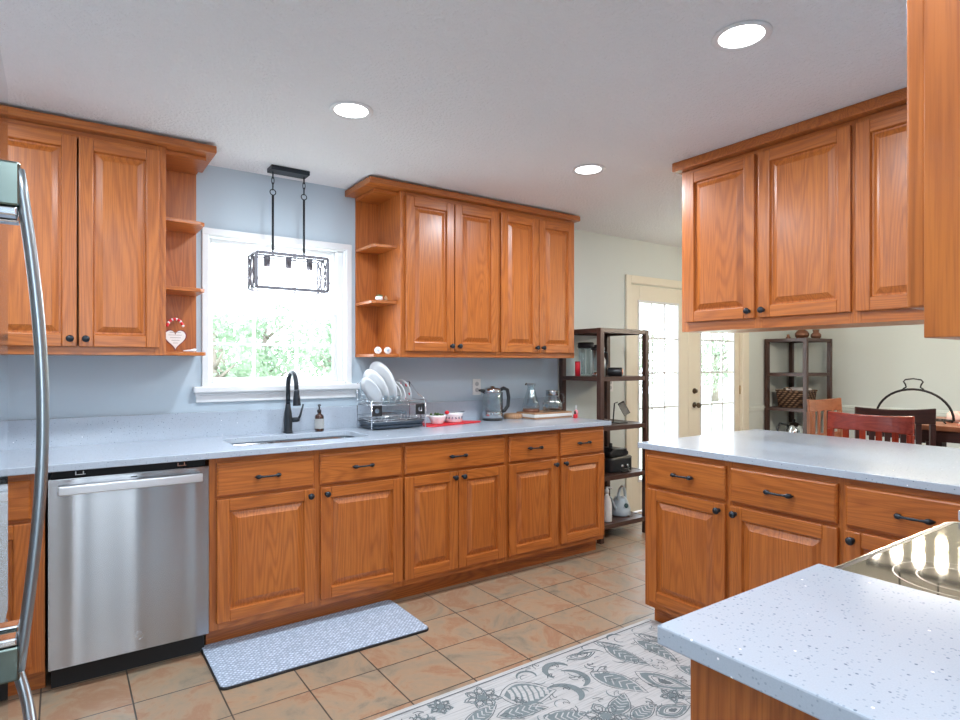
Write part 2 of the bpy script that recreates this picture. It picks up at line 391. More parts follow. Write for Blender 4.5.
# french doors
m = MB(); a, b, zt = DOOR[0], DOOR[1], DOOR[3]
m.box(a-.05, YW-.02, 0, a+.012, YW, zt+.055).box(b-.012, YW-.02, 0, b+.10, YW, zt+.055).box(a+.012, YW-.02, zt-.012, b-.012, YW, zt+.055)
m.box(a, YW, 0, a+.015, YW+.15, zt).box(b-.015, YW, 0, b, YW+.15, zt).box(a+.015, YW, zt-.015, b-.015, YW+.15, zt)
struct(m.build('trim_1', CREAM, None, .004), 'cream casing around the french doors')
def leaf(name, xa, xb, ga, gb, label, knob=None, hinge_x=None):
    d = struct(thing(name, None, None, (0, 0, 0)), label)
    y0, y1 = YW+.02, YW+.06; gz0, gz1 = .29, 1.885
    m = MB(); m.box(xa, y0, .012, ga, y1, zt-.02).box(gb, y0, .012, xb, y1, zt-.02).box(ga, y0, .012, gb, y1, gz0).box(ga, y0, gz1, gb, y1, zt-.02)
    m.build('door_panel', CREAM, d, .003)
    m = MB()
    for k in range(1, 3): m.box(ga+(gb-ga)*k/3-.009, y0+.004, gz0, ga+(gb-ga)*k/3+.009, y0+.016, gz1)
    for k in range(1, 5): m.box(ga, y0+.005, gz0+(gz1-gz0)*k/5-.009, gb, y0+.015, gz0+(gz1-gz0)*k/5+.009)
    m.box(ga-.02, y0-.006, gz0-.02, ga, y0+.004, gz1+.02).box(gb, y0-.006, gz0-.02, gb+.02, y0+.004, gz1+.02).box(ga, y0-.006, gz1, gb, y0+.004, gz1+.02).box(ga, y0-.006, gz0-.02, gb, y0+.004, gz0)
    m.build('muntin_grille', TRIMW, d)
    MB().box(ga, y0+.018, gz0, gb, y0+.024, gz1).build('pane', PANE, d)
    if knob:
        m = MB(); m.lathe([(.028, 0), (.028, .006), (.012, .012), (.010, .035), (.026, .045), (.028, .058), (.018, .068), (0, .07)], (knob, y0, .93), (0, -1, 0)); m.build('door_knob', BRONZE, d)
        m = MB(); m.lathe([(.027, 0), (.027, .01), (.018, .018), (.018, .03), (0, .031)], (knob, y0, 1.067), (0, -1, 0)); m.build('deadbolt', BRONZE, d)
    if hinge_x:
        for hz in (.25, 1.06, 1.80):
            MB().lathe([(.007, -.045), (.007, .045)], (hinge_x, y0-.006, hz), seg=10).build('hinge', BRASS, d)
    return d
leaf('door_1', 4.118, 4.968, 4.262, 4.806, 'left leaf of the cream french doors', None, 4.116)
leaf('door_2', 4.972, 5.832, 5.175, 5.722, 'right leaf of the cream french doors with bronze knob', 5.063, 5.836)
# chair rails, baseboards
def rail(name, boxes, m=TRIMW, bev=.004):
    mb = MB()
    for q in boxes: mb.box(*q)
    return struct(mb.build(name, m, None, bev))
SAGETRIM = mat('sage_trim_paint', (.70, .74, .69), .35, noise=.01)
rail('trim_2', [(5.95, YW-.016, .825, XE, YW, .885), (5.95, YW-.024, .855, XE, YW, .87)], SAGETRIM)
rail('trim_3', [(XE-.016, YS, .825, XE, YW-.024, .885), (XE-.024, YS, .855, XE, YW-.024, .87)], SAGETRIM)
rail('baseboard_north', [(3.16, YW-.015, 0, 4.05, YW, .10), (5.95, YW-.015, 0, XE, YW, .10)])
rail('baseboard_east', [(XE-.015, YS, 0, XE, YW-.015, .10)])
# outlet plates
def outlet(x, y, z, label):
    t = thing('wall_outlet', label, 'outlet', (x, y, z))
    MB().box(-.036, -.006, -.058, .036, 0, .058).build('cover_plate', PLASTICW, t, .003)
    for dz in (-.022, .022):
        MB().lathe([(.016, 0), (.016, .0025)], (0, -.006, dz), (0, -1, 0)).build('socket', mat('outlet_grey', (.45, .46, .46), .5), t)
outlet(2.47, YW, 1.165, 'white electrical outlet on blue wall behind the kettle')
outlet(3.86, YW, 1.15, 'small pale outlet plate on sage wall seen through the tall shelf')

# ---------------------------------------------------------------- recessed lights, the seen ones and unseen fill lamps added
can_proto = None
def can(x, y, label, group=None):
    global can_proto
    if can_proto is None:
        t = thing('recessed_light', label, 'ceiling light', (x, y, CEIL))
        MB().lathe([(.073, -.001), (.095, -.001), (.095, -.005), (.086, -.010), (.072, -.004)], cap=(False, False), seg=32).build('trim_ring', TRIMW, t)
        MB().lathe([(.001, -.0022), (.073, -.0022), (.073, -.004), (.001, -.005)], seg=32).build('lens', LAMPM, t)
        can_proto = t
    else:
        t = dup(can_proto, (x, y, CEIL), None, label)
    l = area('recessed_lamp', (x, y, CEIL-.012), .14, CAN_POWER, COOL)
    return t
can(1.03, 2.455, 'round lit recessed ceiling light, leftmost of the three')
can(2.445, 2.436, 'round lit recessed ceiling light, farthest and smallest of the three')
can(1.87, 1.15, 'round lit recessed ceiling light nearest the camera, largest of the three')
can(.30, .35, 'round lit recessed fill light added unseen behind the view, over the near aisle')  # unseen lamp added to brighten the near aisle
can(-.42, 2.455, 'round lit recessed fill light added out of view over the counter left of the dishwasher')  # added fill lamp, kept just outside the view
can(3.75, .6, 'round lit recessed fill light added unseen beyond the peninsula')  # added fill lamp, hidden from the camera
can(0, -1.6, 'round lit recessed fill light added unseen in the back hall')  # extra unseen lamp filling the room from behind

# ---------------------------------------------------------------- cabinets
def raised_door(parent, xa, xb, za, zb, knob=None, name='door', drawer=False):
    """front lies on local y=0 face plane, 20 mm thick, towards -y"""
    T = .02; sw = .056
    m = MB()
    m.box(xa, -T, za, xa+sw, 0, zb, 'z').box(xb-sw, -T, za, xb, 0, zb, 'z')
    m.box(xa+sw, -T, za, xb-sw, 0, za+sw, 'x').box(xa+sw, -T, zb-sw, xb-sw, 0, zb, 'x')
    d = m.build(name, OAK, parent, .0035)
    A, B, P, Q = xa+sw, xb-sw, za+sw, zb-sw
    def rg(i, y): return [(A+i, y, P+i), (B-i, y, P+i), (B-i, y, Q-i), (A+i, y, Q-i)]
    m = MB(); m.loft([rg(-.004, -.004), rg(0, -.0165), rg(.004, -.0065), rg(.011, -.0065), rg(.035, -.0175), rg(.037, -.0190)], 'z', cap=(True, True), smooth=False)
    m.build('raised_panel', OAK, d)
    if knob:
        kx, kz = knob
        m = MB(); m.lathe([(.009, 0), (.009, .003), (.0055, .006), (.0055, .014), (.012, .019), (.0155, .024), (.0155, .028), (.011, .033), (0, .035)], (kx, -T, kz), (0, -1, 0), 18)
        m.build('knob', BLACKMETAL, d)
    return d
def drawer_front(parent, xa, xb, za, zb, name='drawer'):
    T = .02
    m = MB(); o = 0
    def rg(i, y): return [(xa+i, y, za+i), (xb-i, y, za+i), (xb-i, y, zb-i), (xa+i, y, zb-i)]
    m.loft([rg(0, 0), rg(0, -.013), rg(.003, -.016), rg(.009, -T), rg(.012, -T)], 'x', smooth=False)
    d = m.build(name, OAK, parent)
    c, z = (xa+xb)/2, (za+zb)/2
    w_ = .052
    pts = []; rr = []
    prof = [(-1.18, -.004, .002), (-1.08, -.010, .0055), (-.95, -.016, .0088), (-.80, -.019, .0085), (-.66, -.0215, .0045), (-.4, -.024, .0038), (0, -.026, .0042), (.4, -.024, .0038), (.66, -.0215, .0045), (.80, -.019, .0085), (.95, -.016, .0088), (1.08, -.010, .0055), (1.18, -.004, .002)]
    for s_, y, r in prof: pts.append((c+s_*w_, -T+y*1.1, z)); rr.append(r*1.2)
    m = MB(); m.tube(pts, rr, 10)
    m.lathe([(.0065, 0), (.005, .016)], (c-w_*.9, -T, z), (0, -1, 0), 10).lathe([(.0065, 0), (.005, .016)], (c+w_*.9, -T, z), (0, -1, 0), 10)
    m.build('pull_handle', BLACKMETAL, d)
    return d
DZ = (.718, .873); PZ = (.132, .703); CB = .898   # drawer and door heights, carcass top
def base_unit(name, label, loc, rz, width, depth, drawers, doors, stiles, endL=False, endR=False, low=.098):
    """local x=0..width, face plane y=0, body behind"""
    t = thing(name, label, 'cabinet', loc, rz)
    m = MB(); m.box(0, .02, low, .016, depth, CB, 'z').box(width-.016, .02, low, width, depth, CB, 'z')
    m.box(.016, .02, low, width-.016, depth, low+.016, 'x').box(.016, depth-.012, low+.016, width-.016, depth, CB, 'x')
    m.build('carcass', OAK, t, .001)
    m = MB()
    for a, b in stiles: m.box(a, 0, low, b, .02, CB, 'z')
    for (a, b), (c, d) in zip(stiles[:-1], stiles[1:]):
        m.box(b, 0, DZ[1]-.006, c, .02, CB, 'x').box(b, 0, low, c, .02, PZ[0]+.006, 'x').box(b, 0, PZ[1]-.006, c, .02, DZ[0]+.006, 'x')
    m.build('face_frame', OAK, t, .001)
    MB().box(0, .075, 0, width, .09, low-.001, 'x').build('toe_kick', OAK, t)
    for a, b in drawers: drawer_front(t, a, b, *DZ)
    for a, b, k in doors:
        kx = (b-.028) if k == 'R' else (a+.028)
        raised_door(t, a, b, *PZ, (kx, PZ[1]-.032))
    return t
YF = 2.98
def U(X0, lst): return [tuple([q[0]-X0, q[1]-X0]+list(q[2:])) for q in lst]
X0 = -.66
base_unit('base_cabinet', 'oak base cabinet left of the dishwasher, half hidden by the fridge handle', (X0, YF, 0), 0, -.056-X0, .59, U(X0, [(-.62, -.10)]), U(X0, [(-.62, -.10, 'L')]), U(X0, [(-.66, -.62+.01), (-.11, -.056)]))
X0 = .556
base_unit('base_cabinet', 'oak sink base cabinet with two drawer fronts and two doors, beside the dishwasher', (X0, YF, 0), 0, 1.549-X0, .59, U(X0, [(.586, 1.045), (1.076, 1.540)]), U(X0, [(.586, 1.050, 'R'), (1.079, 1.543, 'L')]), U(X0, [(.556, .596), (1.035, 1.086), (1.53, 1.549)]))
X0 = 1.5495
base_unit('base_cabinet', 'oak base cabinet with one wide drawer above a close pair of doors', (X0, YF, 0), 0, 2.268-X0, .59, U(X0, [(1.558, 2.252)]), U(X0, [(1.558, 1.907, 'R'), (1.911, 2.258, 'L')]), U(X0, [(1.5495, 1.57), (2.24, 2.268)]))
X0 = 2.2685
base_unit('base_cabinet', 'oak base cabinet at the right end of the window run with two narrow drawers', (X0, YF, 0), 0, 3.14-X0, .59, U(X0, [(2.288, 2.692), (2.722, 3.126)]), U(X0, [(2.288, 2.692, 'R'), (2.722, 3.130, 'L')]), U(X0, [(2.2685, 2.30), (2.68, 2.734), (3.115, 3.14)]))
# peninsula bases face -x : local x runs towards -Y
XP = 2.46
Y0 = 2.045
def V(lst): return [tuple([Y0-q[0], Y0-q[1]]+list(q[2:])) for q in lst]
t = base_unit('peninsula_cabinet', 'oak peninsula base cabinet at the free end, two drawers over two doors', (XP, Y0, 0), -PI/2, Y0-1.094, .60, V([(2.022, 1.582), (1.557, 1.107)]), V([(2.017, 1.582, 'R'), (1.557, 1.105, 'L')]), V([(2.045, 2.01), (1.592, 1.547), (1.117, 1.094)]))
Y0 = 1.0935
base_unit('peninsula_cabinet', 'oak peninsula base cabinet next to the range corner, mostly hidden behind the cooktop', (XP, Y0, 0), -PI/2, Y0-.60, .60, V([(1.078, .62)]), V([(1.078, .62, 'L')]), V([(1.0935, 1.068), (.63, .60)]))
MB().box(3.062, .60, 0, 3.08, 2.045, CB, 'z').build('peninsula_back_panel', OAK)
tag(bpy.data.objects['peninsula_back_panel'], 'plain oak back panel of the peninsula on the dining side', 'panel')
# near cabinet right foreground, range wall
t = thing('base_cabinet', 'oak base cabinet under the speckled counter in the near right corner', 'cabinet', (0, 0, 0))
m = MB(); m.box(.79, YS, 0, .808, .57, CB, 'z'); m.build('end_panel', OAK, t, .001)
MB().box(.808, YS, .098, 1.258, .548, CB, 'x').build('carcass', OAK, t)
MB().box(.808, .55, .098, 1.258, .57, CB, 'z').build('face_frame', OAK, t)
m = MB(); m.box(.825, .57, .132, 1.24, .59, .703, 'z'); m.build('door', OAK, t, .004)
m = MB(); m.box(.825, .57, .718, 1.24, .59, .873, 'x'); m.build('drawer', OAK, t, .004)
MB().box(.808, .48, 0, 1.258, .495, .097, 'x').build('toe_kick', OAK, t)
t = thing('base_cabinet', 'oak corner base cabinet beyond the range', 'cabinet', (0, 0, 0))
MB().box(2.03, YS, .098, 2.46, .55, CB, 'x').build('carcass', OAK, t)
MB().box(2.03, .55, .098, 2.46, .57, CB, 'z').build('face_frame', OAK, t)
m = MB(); m.box(2.05, .57, .132, 2.40, .59, .703, 'z'); m.build('door', OAK, t, .004)

# countertops
CT0, CT = .90, .93
def counter(name, pts, label, hole=None):
    m = MB()
    if hole:
        (a, b, c, d), rad = hole
        xs = [p[0] for p in pts]; ys = [p[1] for p in pts]
        X0_, X1_, Y0_, Y1_ = min(xs), max(xs), min(ys), max(ys)
        n = 6; inner = []
        for cx, cy, a0 in ((b-rad, d-rad, 0), (a+rad, d-rad, 90), (a+rad, c+rad, 180), (b-rad, c+rad, 270)):
            for k in range(n+1): q = R(a0+90*k/n); inner.append((cx+rad*math.cos(q), cy+rad*math.sin(q)))
        bm = m.bm
        def ringz(z): 
            return [m._v((x, y, z), 'x', (0, 0, 0)) for x, y in inner]
        ti, bi = ringz(CT), ringz(CT0)
        cor = [(X1_, Y1_), (X0_, Y1_), (X0_, Y0_), (X1_, Y0_)]
        to = [m._v((x, y, CT), 'x', (0, 0, 0)) for x, y in cor]; bo = [m._v((x, y, CT0), 'x', (0, 0, 0)) for x, y in cor]
        N_ = len(inner); q = n+1
        for ring, out, fl in ((ti, to, False), (bi, bo, True)):
            for c_ in range(4):
                seg = ring[c_*q:(c_+1)*q]
                f = [out[c_]]+seg[::-1]; bm.faces.new(f[::-1] if fl else f)
                nx = ring[((c_+1)*q) % N_]
                f = [out[c_], seg[-1], nx, out[(c_+1) % 4]]; bm.faces.new(f)
        for i in range(N_): bm.faces.new((ti[i], ti[(i+1) % N_], bi[(i+1) % N_], bi[i]))
        for i in range(4): bm.faces.new((to[i], to[(i+1) % 4], bo[(i+1) % 4], bo[i]))
        bmesh.ops.recalc_face_normals(bm, faces=bm.faces[:])
    else:
        m.prism(pts, CT0, CT)
    o = m.build(name, QUARTZ, None, .003)
    return tag(o, label, 'countertop')
SK = (.70, 1.42, 3.095, 3.44)
counter('countertop', [(XW, 2.94), (3.18, 2.94), (3.18, YW-.022), (XW, YW-.022)], 'long white speckled countertop under the window with the sink cut into it', (SK, .06))
tag(MB().box(XW+.001, YW-.021, CT0, 3.18, YW-.001, 1.068).build('backsplash', QUARTZ, None, .003), 'low white speckled backsplash strip along the window wall', 'backsplash')
counter('countertop', [(2.43, 2.07), (2.43, .605), (2.03, .605), (2.03, YS), (3.52, YS), (3.52, 2.07)], 'white peninsula countertop in the middle distance with the breakfast overhang')
counter('countertop', [(.757, .607), (1.26, .607), (1.26, YS), (.757, YS)], 'white speckled countertop slab in the near right corner')

# sink
t = thing('sink', 'undermount stainless sink bowl in front of the faucet', 'sink', (1.06, 3.267, CT0))
def rr_ring(cx, cy, hx, hy, rad, z, n=5):
    out = []
    for sx, sy, a0 in ((1, 1, 0), (-1, 1, 90), (-1, -1, 180), (1, -1, 270)):
        for k in range(n+1):
            q = R(a0+90*k/n); out.append((cx+sx*(hx-rad)+rad*math.cos(q), cy+sy*(hy-rad)+rad*math.sin(q), z))
    return out
m = MB(); m.loft([rr_ring(0, 0, .385, .197, .07, -.002), rr_ring(0, 0, .362, .174, .06, -.002), rr_ring(0, 0, .357, .169, .06, -.10), rr_ring(0, 0, .34, .152, .06, -.19), rr_ring(0, 0, .30, .12, .05, -.2), rr_ring(0, 0, .03, .03, .029, -.203)], cap=(False, True)); m.build('bowl', SMOOTHSTEEL, t)
MB().lathe([(.045, .001), (.04, .004), (.03, .002), (.001, .0)], (0, 0, -.203)).build('drain', CHROME, t)
# faucet
t = thing('faucet', 'tall dark gooseneck faucet behind the sink', 'faucet', (1.082, 3.51, CT))
m = MB(); m.lathe([(.027, 0), (.027, .006), (.024, .012), (.0245, .08), (.021, .12), (.0155, .15), (.0135, .17)]); m.build('faucet_body', BLACKMETAL, t)
g = [(0, 0, .165), (0, 0, .27)] + [(0, -.075+.075*math.cos(R(a)), .27+.085*math.sin(R(a))) for a in range(15, 181, 15)] + [(0, -.153, .25)]
m = MB(); m.tube(g, .0125, 12); m.build('gooseneck_spout', BLACKMETAL, t)
m = MB(); m.lathe([(.0135, 0), (.015, .01), (.016, .03), (.019, .05), (.022, .085), (.0215, .09), (.001, .09)], (0, -.153, .258), (0, -.06, -1)); m.build('spray_head', BLACKMETAL, t)
m = MB(); m.lathe([(.014, 0), (.014, .04), (.011, .05)], (.015, 0, .075), (1, 0, 0)); m.tube([(.058, 0, .075), (.072, 0, .10), (.088, -.004, .165)], [.008, .0065, .005], 10); m.build('lever', BLACKMETAL, t)
# soap bottle
t = thing('soap_bottle', 'small dark amber pump soap bottle right of the faucet', 'bottle', (1.262, 3.49, CT))
AMBER = mat('dark_amber', (.05, .018, .010), .15, coat=.6)
MB().lathe([(.001, .0), (.026, 0), (.027, .004), (.027, .088), (.023, .098), (.011, .105), (.011, .115)]).build('bottle', AMBER, t)
MB().lathe([(.0276, .018), (.0276, .076)], cap=(False, False), seg=24).build('paper_label', mat('grey_label', (.42, .42, .41), .6), t)
m = MB(); m.lathe([(.0125, .113), (.0125, .128), (.005, .131), (.0045, .15), (.009, .152), (.009, .160), (.001, .161)]).tube([(0, 0, .156), (-.012, -.024, .155), (-.014, -.03, .150)], .0035); m.build('pump', BLACKPL, t)

# dishwasher
t = thing('dishwasher', 'stainless steel dishwasher with bar handle', 'dishwasher', (.253, 2.98, 0))
MB().box(-.29, .02, .10, .29, .55, .893).build('tub_body', BLACKGAP, t)
m = MB(); NC = 48
def dwrow(z, y, w_):
    return [(-w_+2*w_*k/NC, y-(.0022*math.exp(-((k/NC-.16)/.07)**2)+.0016*math.exp(-((k/NC-.52)/.06)**2)+.002*math.exp(-((k/NC-.93)/.06)**2)+.0015*math.sin(PI*k/NC) if y < 0 else 0), z) for k in range(NC+1)]
fr = [dwrow(.104+(.862-.104)*q/6, -.021, .296) for q in range(7)]
m.loft(fr, closed=False, cap=(False, False))
m.box(-.298, -.0195, .10, .298, .02, .866)
m.build('door_panel', STEEL, t)
MB().box(-.29, .045, 0, .29, .06, .10).build('toe_panel', BLACKGAP, t)
m = MB(); m.box(-.266, -.066, .806, .266, -.048, .842); hb = m.build('bar_handle', BARSTEEL, t, .004)
for sx in (-.25, .25): MB().box(sx-.012, -.049, .812, sx+.012, -.022, .836).build('handle_bracket', SMOOTHSTEEL, hb, .003)
m = MB()
for sx in (-.19, .19): m.box(sx-.018, .0, .875, sx+.018, .004, .878).box(sx-.018, .0, .878, sx-.014, .004, .890).box(sx+.008, .0, .878, sx+.012, .004, .890)
m.build('mounting_clip', CHROME, t)
m = MB(); m.tube(arc((.02, -.0235, .165), .016, 0, 348, 24), .0012, 6, closed=True)
m.tube([(.013, -.024, .171), (.009, -.024, .166), (.012, -.024, .160), (.018, -.024, .162), (.019, -.024, .168), (.015, -.024, .172)], .0009, 5).tube([(.030, -.024, .172), (.024, -.024, .172), (.023, -.024, .165), (.028, -.024, .166), (.023, -.024, .159), (.031, -.024, .158)], .0009, 5)
m.build('round_badge', CHROME, t)
MB().box(-.012, -.0245, .849, .012, -.0228, .853).build('control_vent', BLACKPL, t)

# ---------------------------------------------------------------- upper cabinets
UZ0, UZ1 = 1.375, 2.385
def upper_unit(name, label, loc, rz, width, depth, doors, stiles, z0=UZ0, dz=(1.411, 2.358), rail_h=.036):
    t = thing(name, label, 'cabinet', loc, rz)
    m = MB(); m.box(0, .02, z0, .016, depth, UZ1, 'z').box(width-.016, .02, z0, width, depth, UZ1, 'z').box(.016, .02, z0, width-.016, depth, z0+.016, 'x').box(.016, .02, UZ1-.016, width-.016, depth, UZ1, 'x').box(.016, depth-.01, z0+.016, width-.016, depth, UZ1-.016, 'z')
    m.build('carcass', OAK, t, .001)
    m = MB()
    for a, b in stiles: m.box(a, 0, z0, b, .02, UZ1, 'z')
    for (a, b), (c, d) in zip(stiles[:-1], stiles[1:]):
        m.box(b, 0, dz[1]-.008, c, .02, UZ1, 'x').box(b, 0, z0, c, .02, dz[0]+.006, 'x')
    m.build('face_frame', OAK, t, .001)
    for a, b, k in doors:
        kx = None if k is None else ((b-.026) if k == 'R' else (a+.026))
        raised_door(t, a, b, dz[0], dz[1], None if k is None else (kx, dz[0]+.035))
    return t
YU = 3.265
X0 = -.72
upper_unit('upper_cabinet', 'tall oak wall cabinet left of the window', (X0, YU, 0), 0, .415-X0, YW-YU, U(X0, [(-.70, -.32, 'R'), (-.285, .055, 'R'), (.062, .385, 'L')]), U(X0, [(-.72, -.68), (-.33, -.275), (.365, .415)]))
X0 = 1.6855
upper_unit('upper_cabinet', 'oak wall cabinet right of the window, beside the small open shelves', (X0, YU, 0), 0, 2.4245-X0, YW-YU, U(X0, [(1.716, 2.062, 'R'), (2.068, 2.411, 'L')]), U(X0, [(1.6855, 1.73), (2.40, 2.4245)]))
X0 = 2.4255
upper_unit('upper_cabinet', 'oak wall cabinet at the far right end of the window wall', (X0, YU, 0), 0, 3.13-X0, YW-YU, U(X0, [(2.438, 2.770, 'R'), (2.776, 3.112, 'L')]), U(X0, [(2.4255, 2.45), (3.095, 3.13)]))
def open_shelf(name, label, xa, xb, side):
    """side=-1: open towards -x (cabinet on its right), +1: open towards +x"""
    t = thing(name, label, 'shelf', (0, 0, 0))
    MB().box(xa, YW-.014, UZ0, xb, YW-.001, UZ1, 'z').build('back_panel', OAK, t)
    MB().box(xa, 3.30, UZ1-.02, xb, YW-.015, UZ1-.001, 'x').build('top_board', OAK, t)
    out, inn = (xa, xb) if side < 0 else (xb, xa)
    s = side
    for z in (UZ0, 1.70, 2.04):
        p = [(inn, YW-.0145), (out, YW-.0145), (out, 3.345), (out-s*.022, 3.322), (inn, 3.305)] if z > UZ0 else [(inn, YW-.0145), (out, YW-.0145), (out, 3.315), (out-s*.01, 3.305), (inn, 3.295)]
        MB().prism(p, z, z+.018, 'x').build('shelf_board', OAK, t, .002)
    return t
open_shelf('corner_shelf', 'narrow open oak display shelves at the left cabinet, beside the window', .4155, .602, 1)
open_shelf('corner_shelf', 'narrow open oak display shelves at the right cabinet, beside the window', 1.532, 1.685, -1)
def crown(name, label, pts_list, top=2.4225):
    m = MB()
    for p in pts_list: m.prism(p, UZ1+.0005, top, 'x')
    return tag(m.build(name, OAK, None, .004), label, 'moulding')
crown('crown_moulding', 'oak crown board along the top of the left wall cabinets', [[(XW, 3.215), (.636, 3.215), (.636, YW), (XW, YW)]])
crown('crown_moulding', 'oak crown board along the top of the right wall cabinets', [[(1.462, 3.215), (3.145, 3.215), (3.145, YW), (1.462, YW)]])
# peninsula uppers
XU = 2.80
Y0 = 2.074
PD = (1.558, 2.362)
upper_unit('hanging_cabinet', 'oak cabinet hanging over the peninsula, its two doors meeting at black knobs', (XU, Y0, 0), -PI/2, Y0-1.196, .32, V([(2.042, 1.643, 'R'), (1.622, 1.206, 'L')]), V([(2.074, 2.03), (1.655, 1.610), (1.22, 1.196)]), 1.508, PD)
Y0 = 1.1955
upper_unit('hanging_cabinet', 'oak cabinet hanging over the peninsula, cut off by the near cabinet', (XU, Y0, 0), -PI/2, Y0-.34, .32, V([(1.186, .77, 'R'), (.765, .36, 'L')]), V([(1.1955, 1.17), (.37, .34)]), 1.508, PD)
crown('crown_moulding', 'oak crown board along the top of the hanging peninsula cabinets', [[(2.752, 2.104), (3.13, 2.104), (3.13, .34), (2.752, .34)]], CEIL-.001)
# near upper cabinet
t = thing('upper_cabinet', 'dark grained oak wall cabinet at the right edge of the view, very close', 'cabinet', (0, 0, 0))
m = MB(); m.box(.80, YS, 1.364, .818, .270, UZ1, 'z'); m.build('side_panel', OAK, t, .001)
m = MB(); m.box(.818, YS, 1.376, 1.258, .252, UZ1, 'z'); m.build('carcass', OAK, t)
m = MB(); m.box(.8185, .2525, 1.364, .84, .270, UZ1, 'z').box(.84, .2525, 1.364, 1.22, .270, 1.41, 'x').box(1.22, .2525, 1.364, 1.258, .27, UZ1, 'z').box(.84, .2525, 2.35, 1.22, .27, UZ1, 'x'); m.build('face_frame', OAK, t, .001)
m = MB(); m.box(.806, .2705, 1.399, 1.25, .2895, 2.36, 'z'); m.build('door', OAK, t, .003)
# range hood / cabinet above the range, only for completeness of the run
# ---------------------------------------------------------------- range
t = thing('kitchen_range', 'smooth top electric range with stainless trim between the near counter and peninsula', 'stove', (0, 0, 0))
RX0, RX1, RZ = 1.265, 2.022, .90
MB().box(RX0+.002, YS+.01, .08, RX1-.002, .575, .872).build('oven_body', STEEL, t)
MB().box(RX0+.004, .576, .22, RX1-.004, .61, .80).build('oven_door', STEEL, t, .004)
m = MB(); m.tube([(RX0+.06, .64, .77), (RX1-.06, .64, .77)], .011, 10); m.tube([(RX0+.08, .61, .77), (RX0+.08, .64, .77)], .007); m.tube([(RX1-.08, .61, .77), (RX1-.08, .64, .77)], .007); m.build('oven_handle', SMOOTHSTEEL, t)
def rrect(x0, y0, x1, y1, r, n=6, corners=(0, 1, 2, 3)):
    out = []
    for i, (cx, cy, a0) in enumerate(((x1-r, y1-r, 0), (x0+r, y1-r, 90), (x0+r, y0+r, 180), (x1-r, y0+r, 270))):
        for k in range(n+1): q = R(a0+90*k/n); out.append((cx+r*math.cos(q), cy+r*math.sin(q)))
    return out
MB().prism(rrect(RX0, YS+.01, RX1, .625, .03), .874, RZ-.001).build('top_trim', mat('polished_trim_steel', (.75, .70, .60), .15, 1), t, .004)
MB().prism(rrect(RX0+.008, YS+.02, RX1-.010, .613, .026), RZ-.002, RZ+.0025).build('black_gasket', BLACKPL, t)
MB().prism(rrect(RX0+.020, YS+.03, RX1-.022, .600, .020), RZ-.001, RZ+.003).build('cooktop_glass', mat('bronze_ceramic_glass', (.42, .37, .29), .045, 1, noise=.10, nscale=300), t, .001)
LINE = mat('burner_ring_print', (.55, .50, .42), .3)
for bx, by, br_ in ((1.47, .43, .115), (1.47, .43, .075), (1.81, .44, .09), (1.47, .14, .085), (1.81, .13, .115), (1.81, .13, .075)):
    m = MB(); n = 40
    rings = [[(bx+q*math.cos(2*PI*k/n), by+q*math.sin(2*PI*k/n), RZ+.0033) for k in range(n)] for q in (br_-.0012, br_+.0012)]
    m.loft(rings, cap=(False, False)); m.build('burner_ring', LINE, t)

# ---------------------------------------------------------------- refrigerator
FX = -.082
t = thing('refrigerator', 'stainless french door refrigerator at the left edge of the view', 'refrigerator', (FX, .96, 0))
MB().box(-.74, -.455, .02, -.062, .455, 1.835).build('fridge_body', mat('grey_fridge_side', (.32, .33, .34), .4, .3), t, .004)
HANDLESTEEL = mat('grey_handle_steel', (.34, .38, .40), .34, 1, noise=.02)
FS = steel('mirror_stainless_door', (.62, .65, .68), .08, .3)
for y0, y1 in ((-.458, -.003), (.003, .458)):
    d = MB().box(-.06, y0, .875, 0, y1, 1.85).build('door', FS, t, .006)
    s = 1 if y0 >= 0 else -1
    yc = .022*s+(.0 if s > 0 else -.0)
    z0, z1 = .955, 1.575
    pts = [(.038+.024*math.sin(PI*k/20), yc, z0+(z1-z0)*k/20) for k in range(21)]
    m = MB(); m.tube(pts, .0105, 12, flat=(.62, .9)); h = m.build('handle', HANDLESTEEL, d)
    for zc in (z0-.01, z1-.035):
        m = MB(); m.box(0, yc-.010, zc-(.0 if zc < 1.2 else .012), .040, yc+.010, zc+.043); m.build('handle_mount', mat('mount_steel', (.17, .21, .19), .2, 1), h, .003)
        m = MB(); m.box(0, yc-.012, zc+(.045 if zc < 1.2 else -.024), .037, yc+.012, zc+(.054 if zc < 1.2 else -.014)); m.build('mount_ring', CHROME, h, .002)
d = MB().box(-.06, -.458, .10, 0, .458, .865).build('freezer_drawer', FS, t, .006)
pts = [(.016+.034*math.sin(PI*k/20), .34-.68*k/20, .82) for k in range(21)]
m = MB(); m.tube(pts, .013, 10, flat=(.6, 1.1)); m.box(0, .315, .805, .026, .345, .835).box(0, -.345, .805, .026, -.315, .835); m.build('freezer_handle', HANDLESTEEL, d)

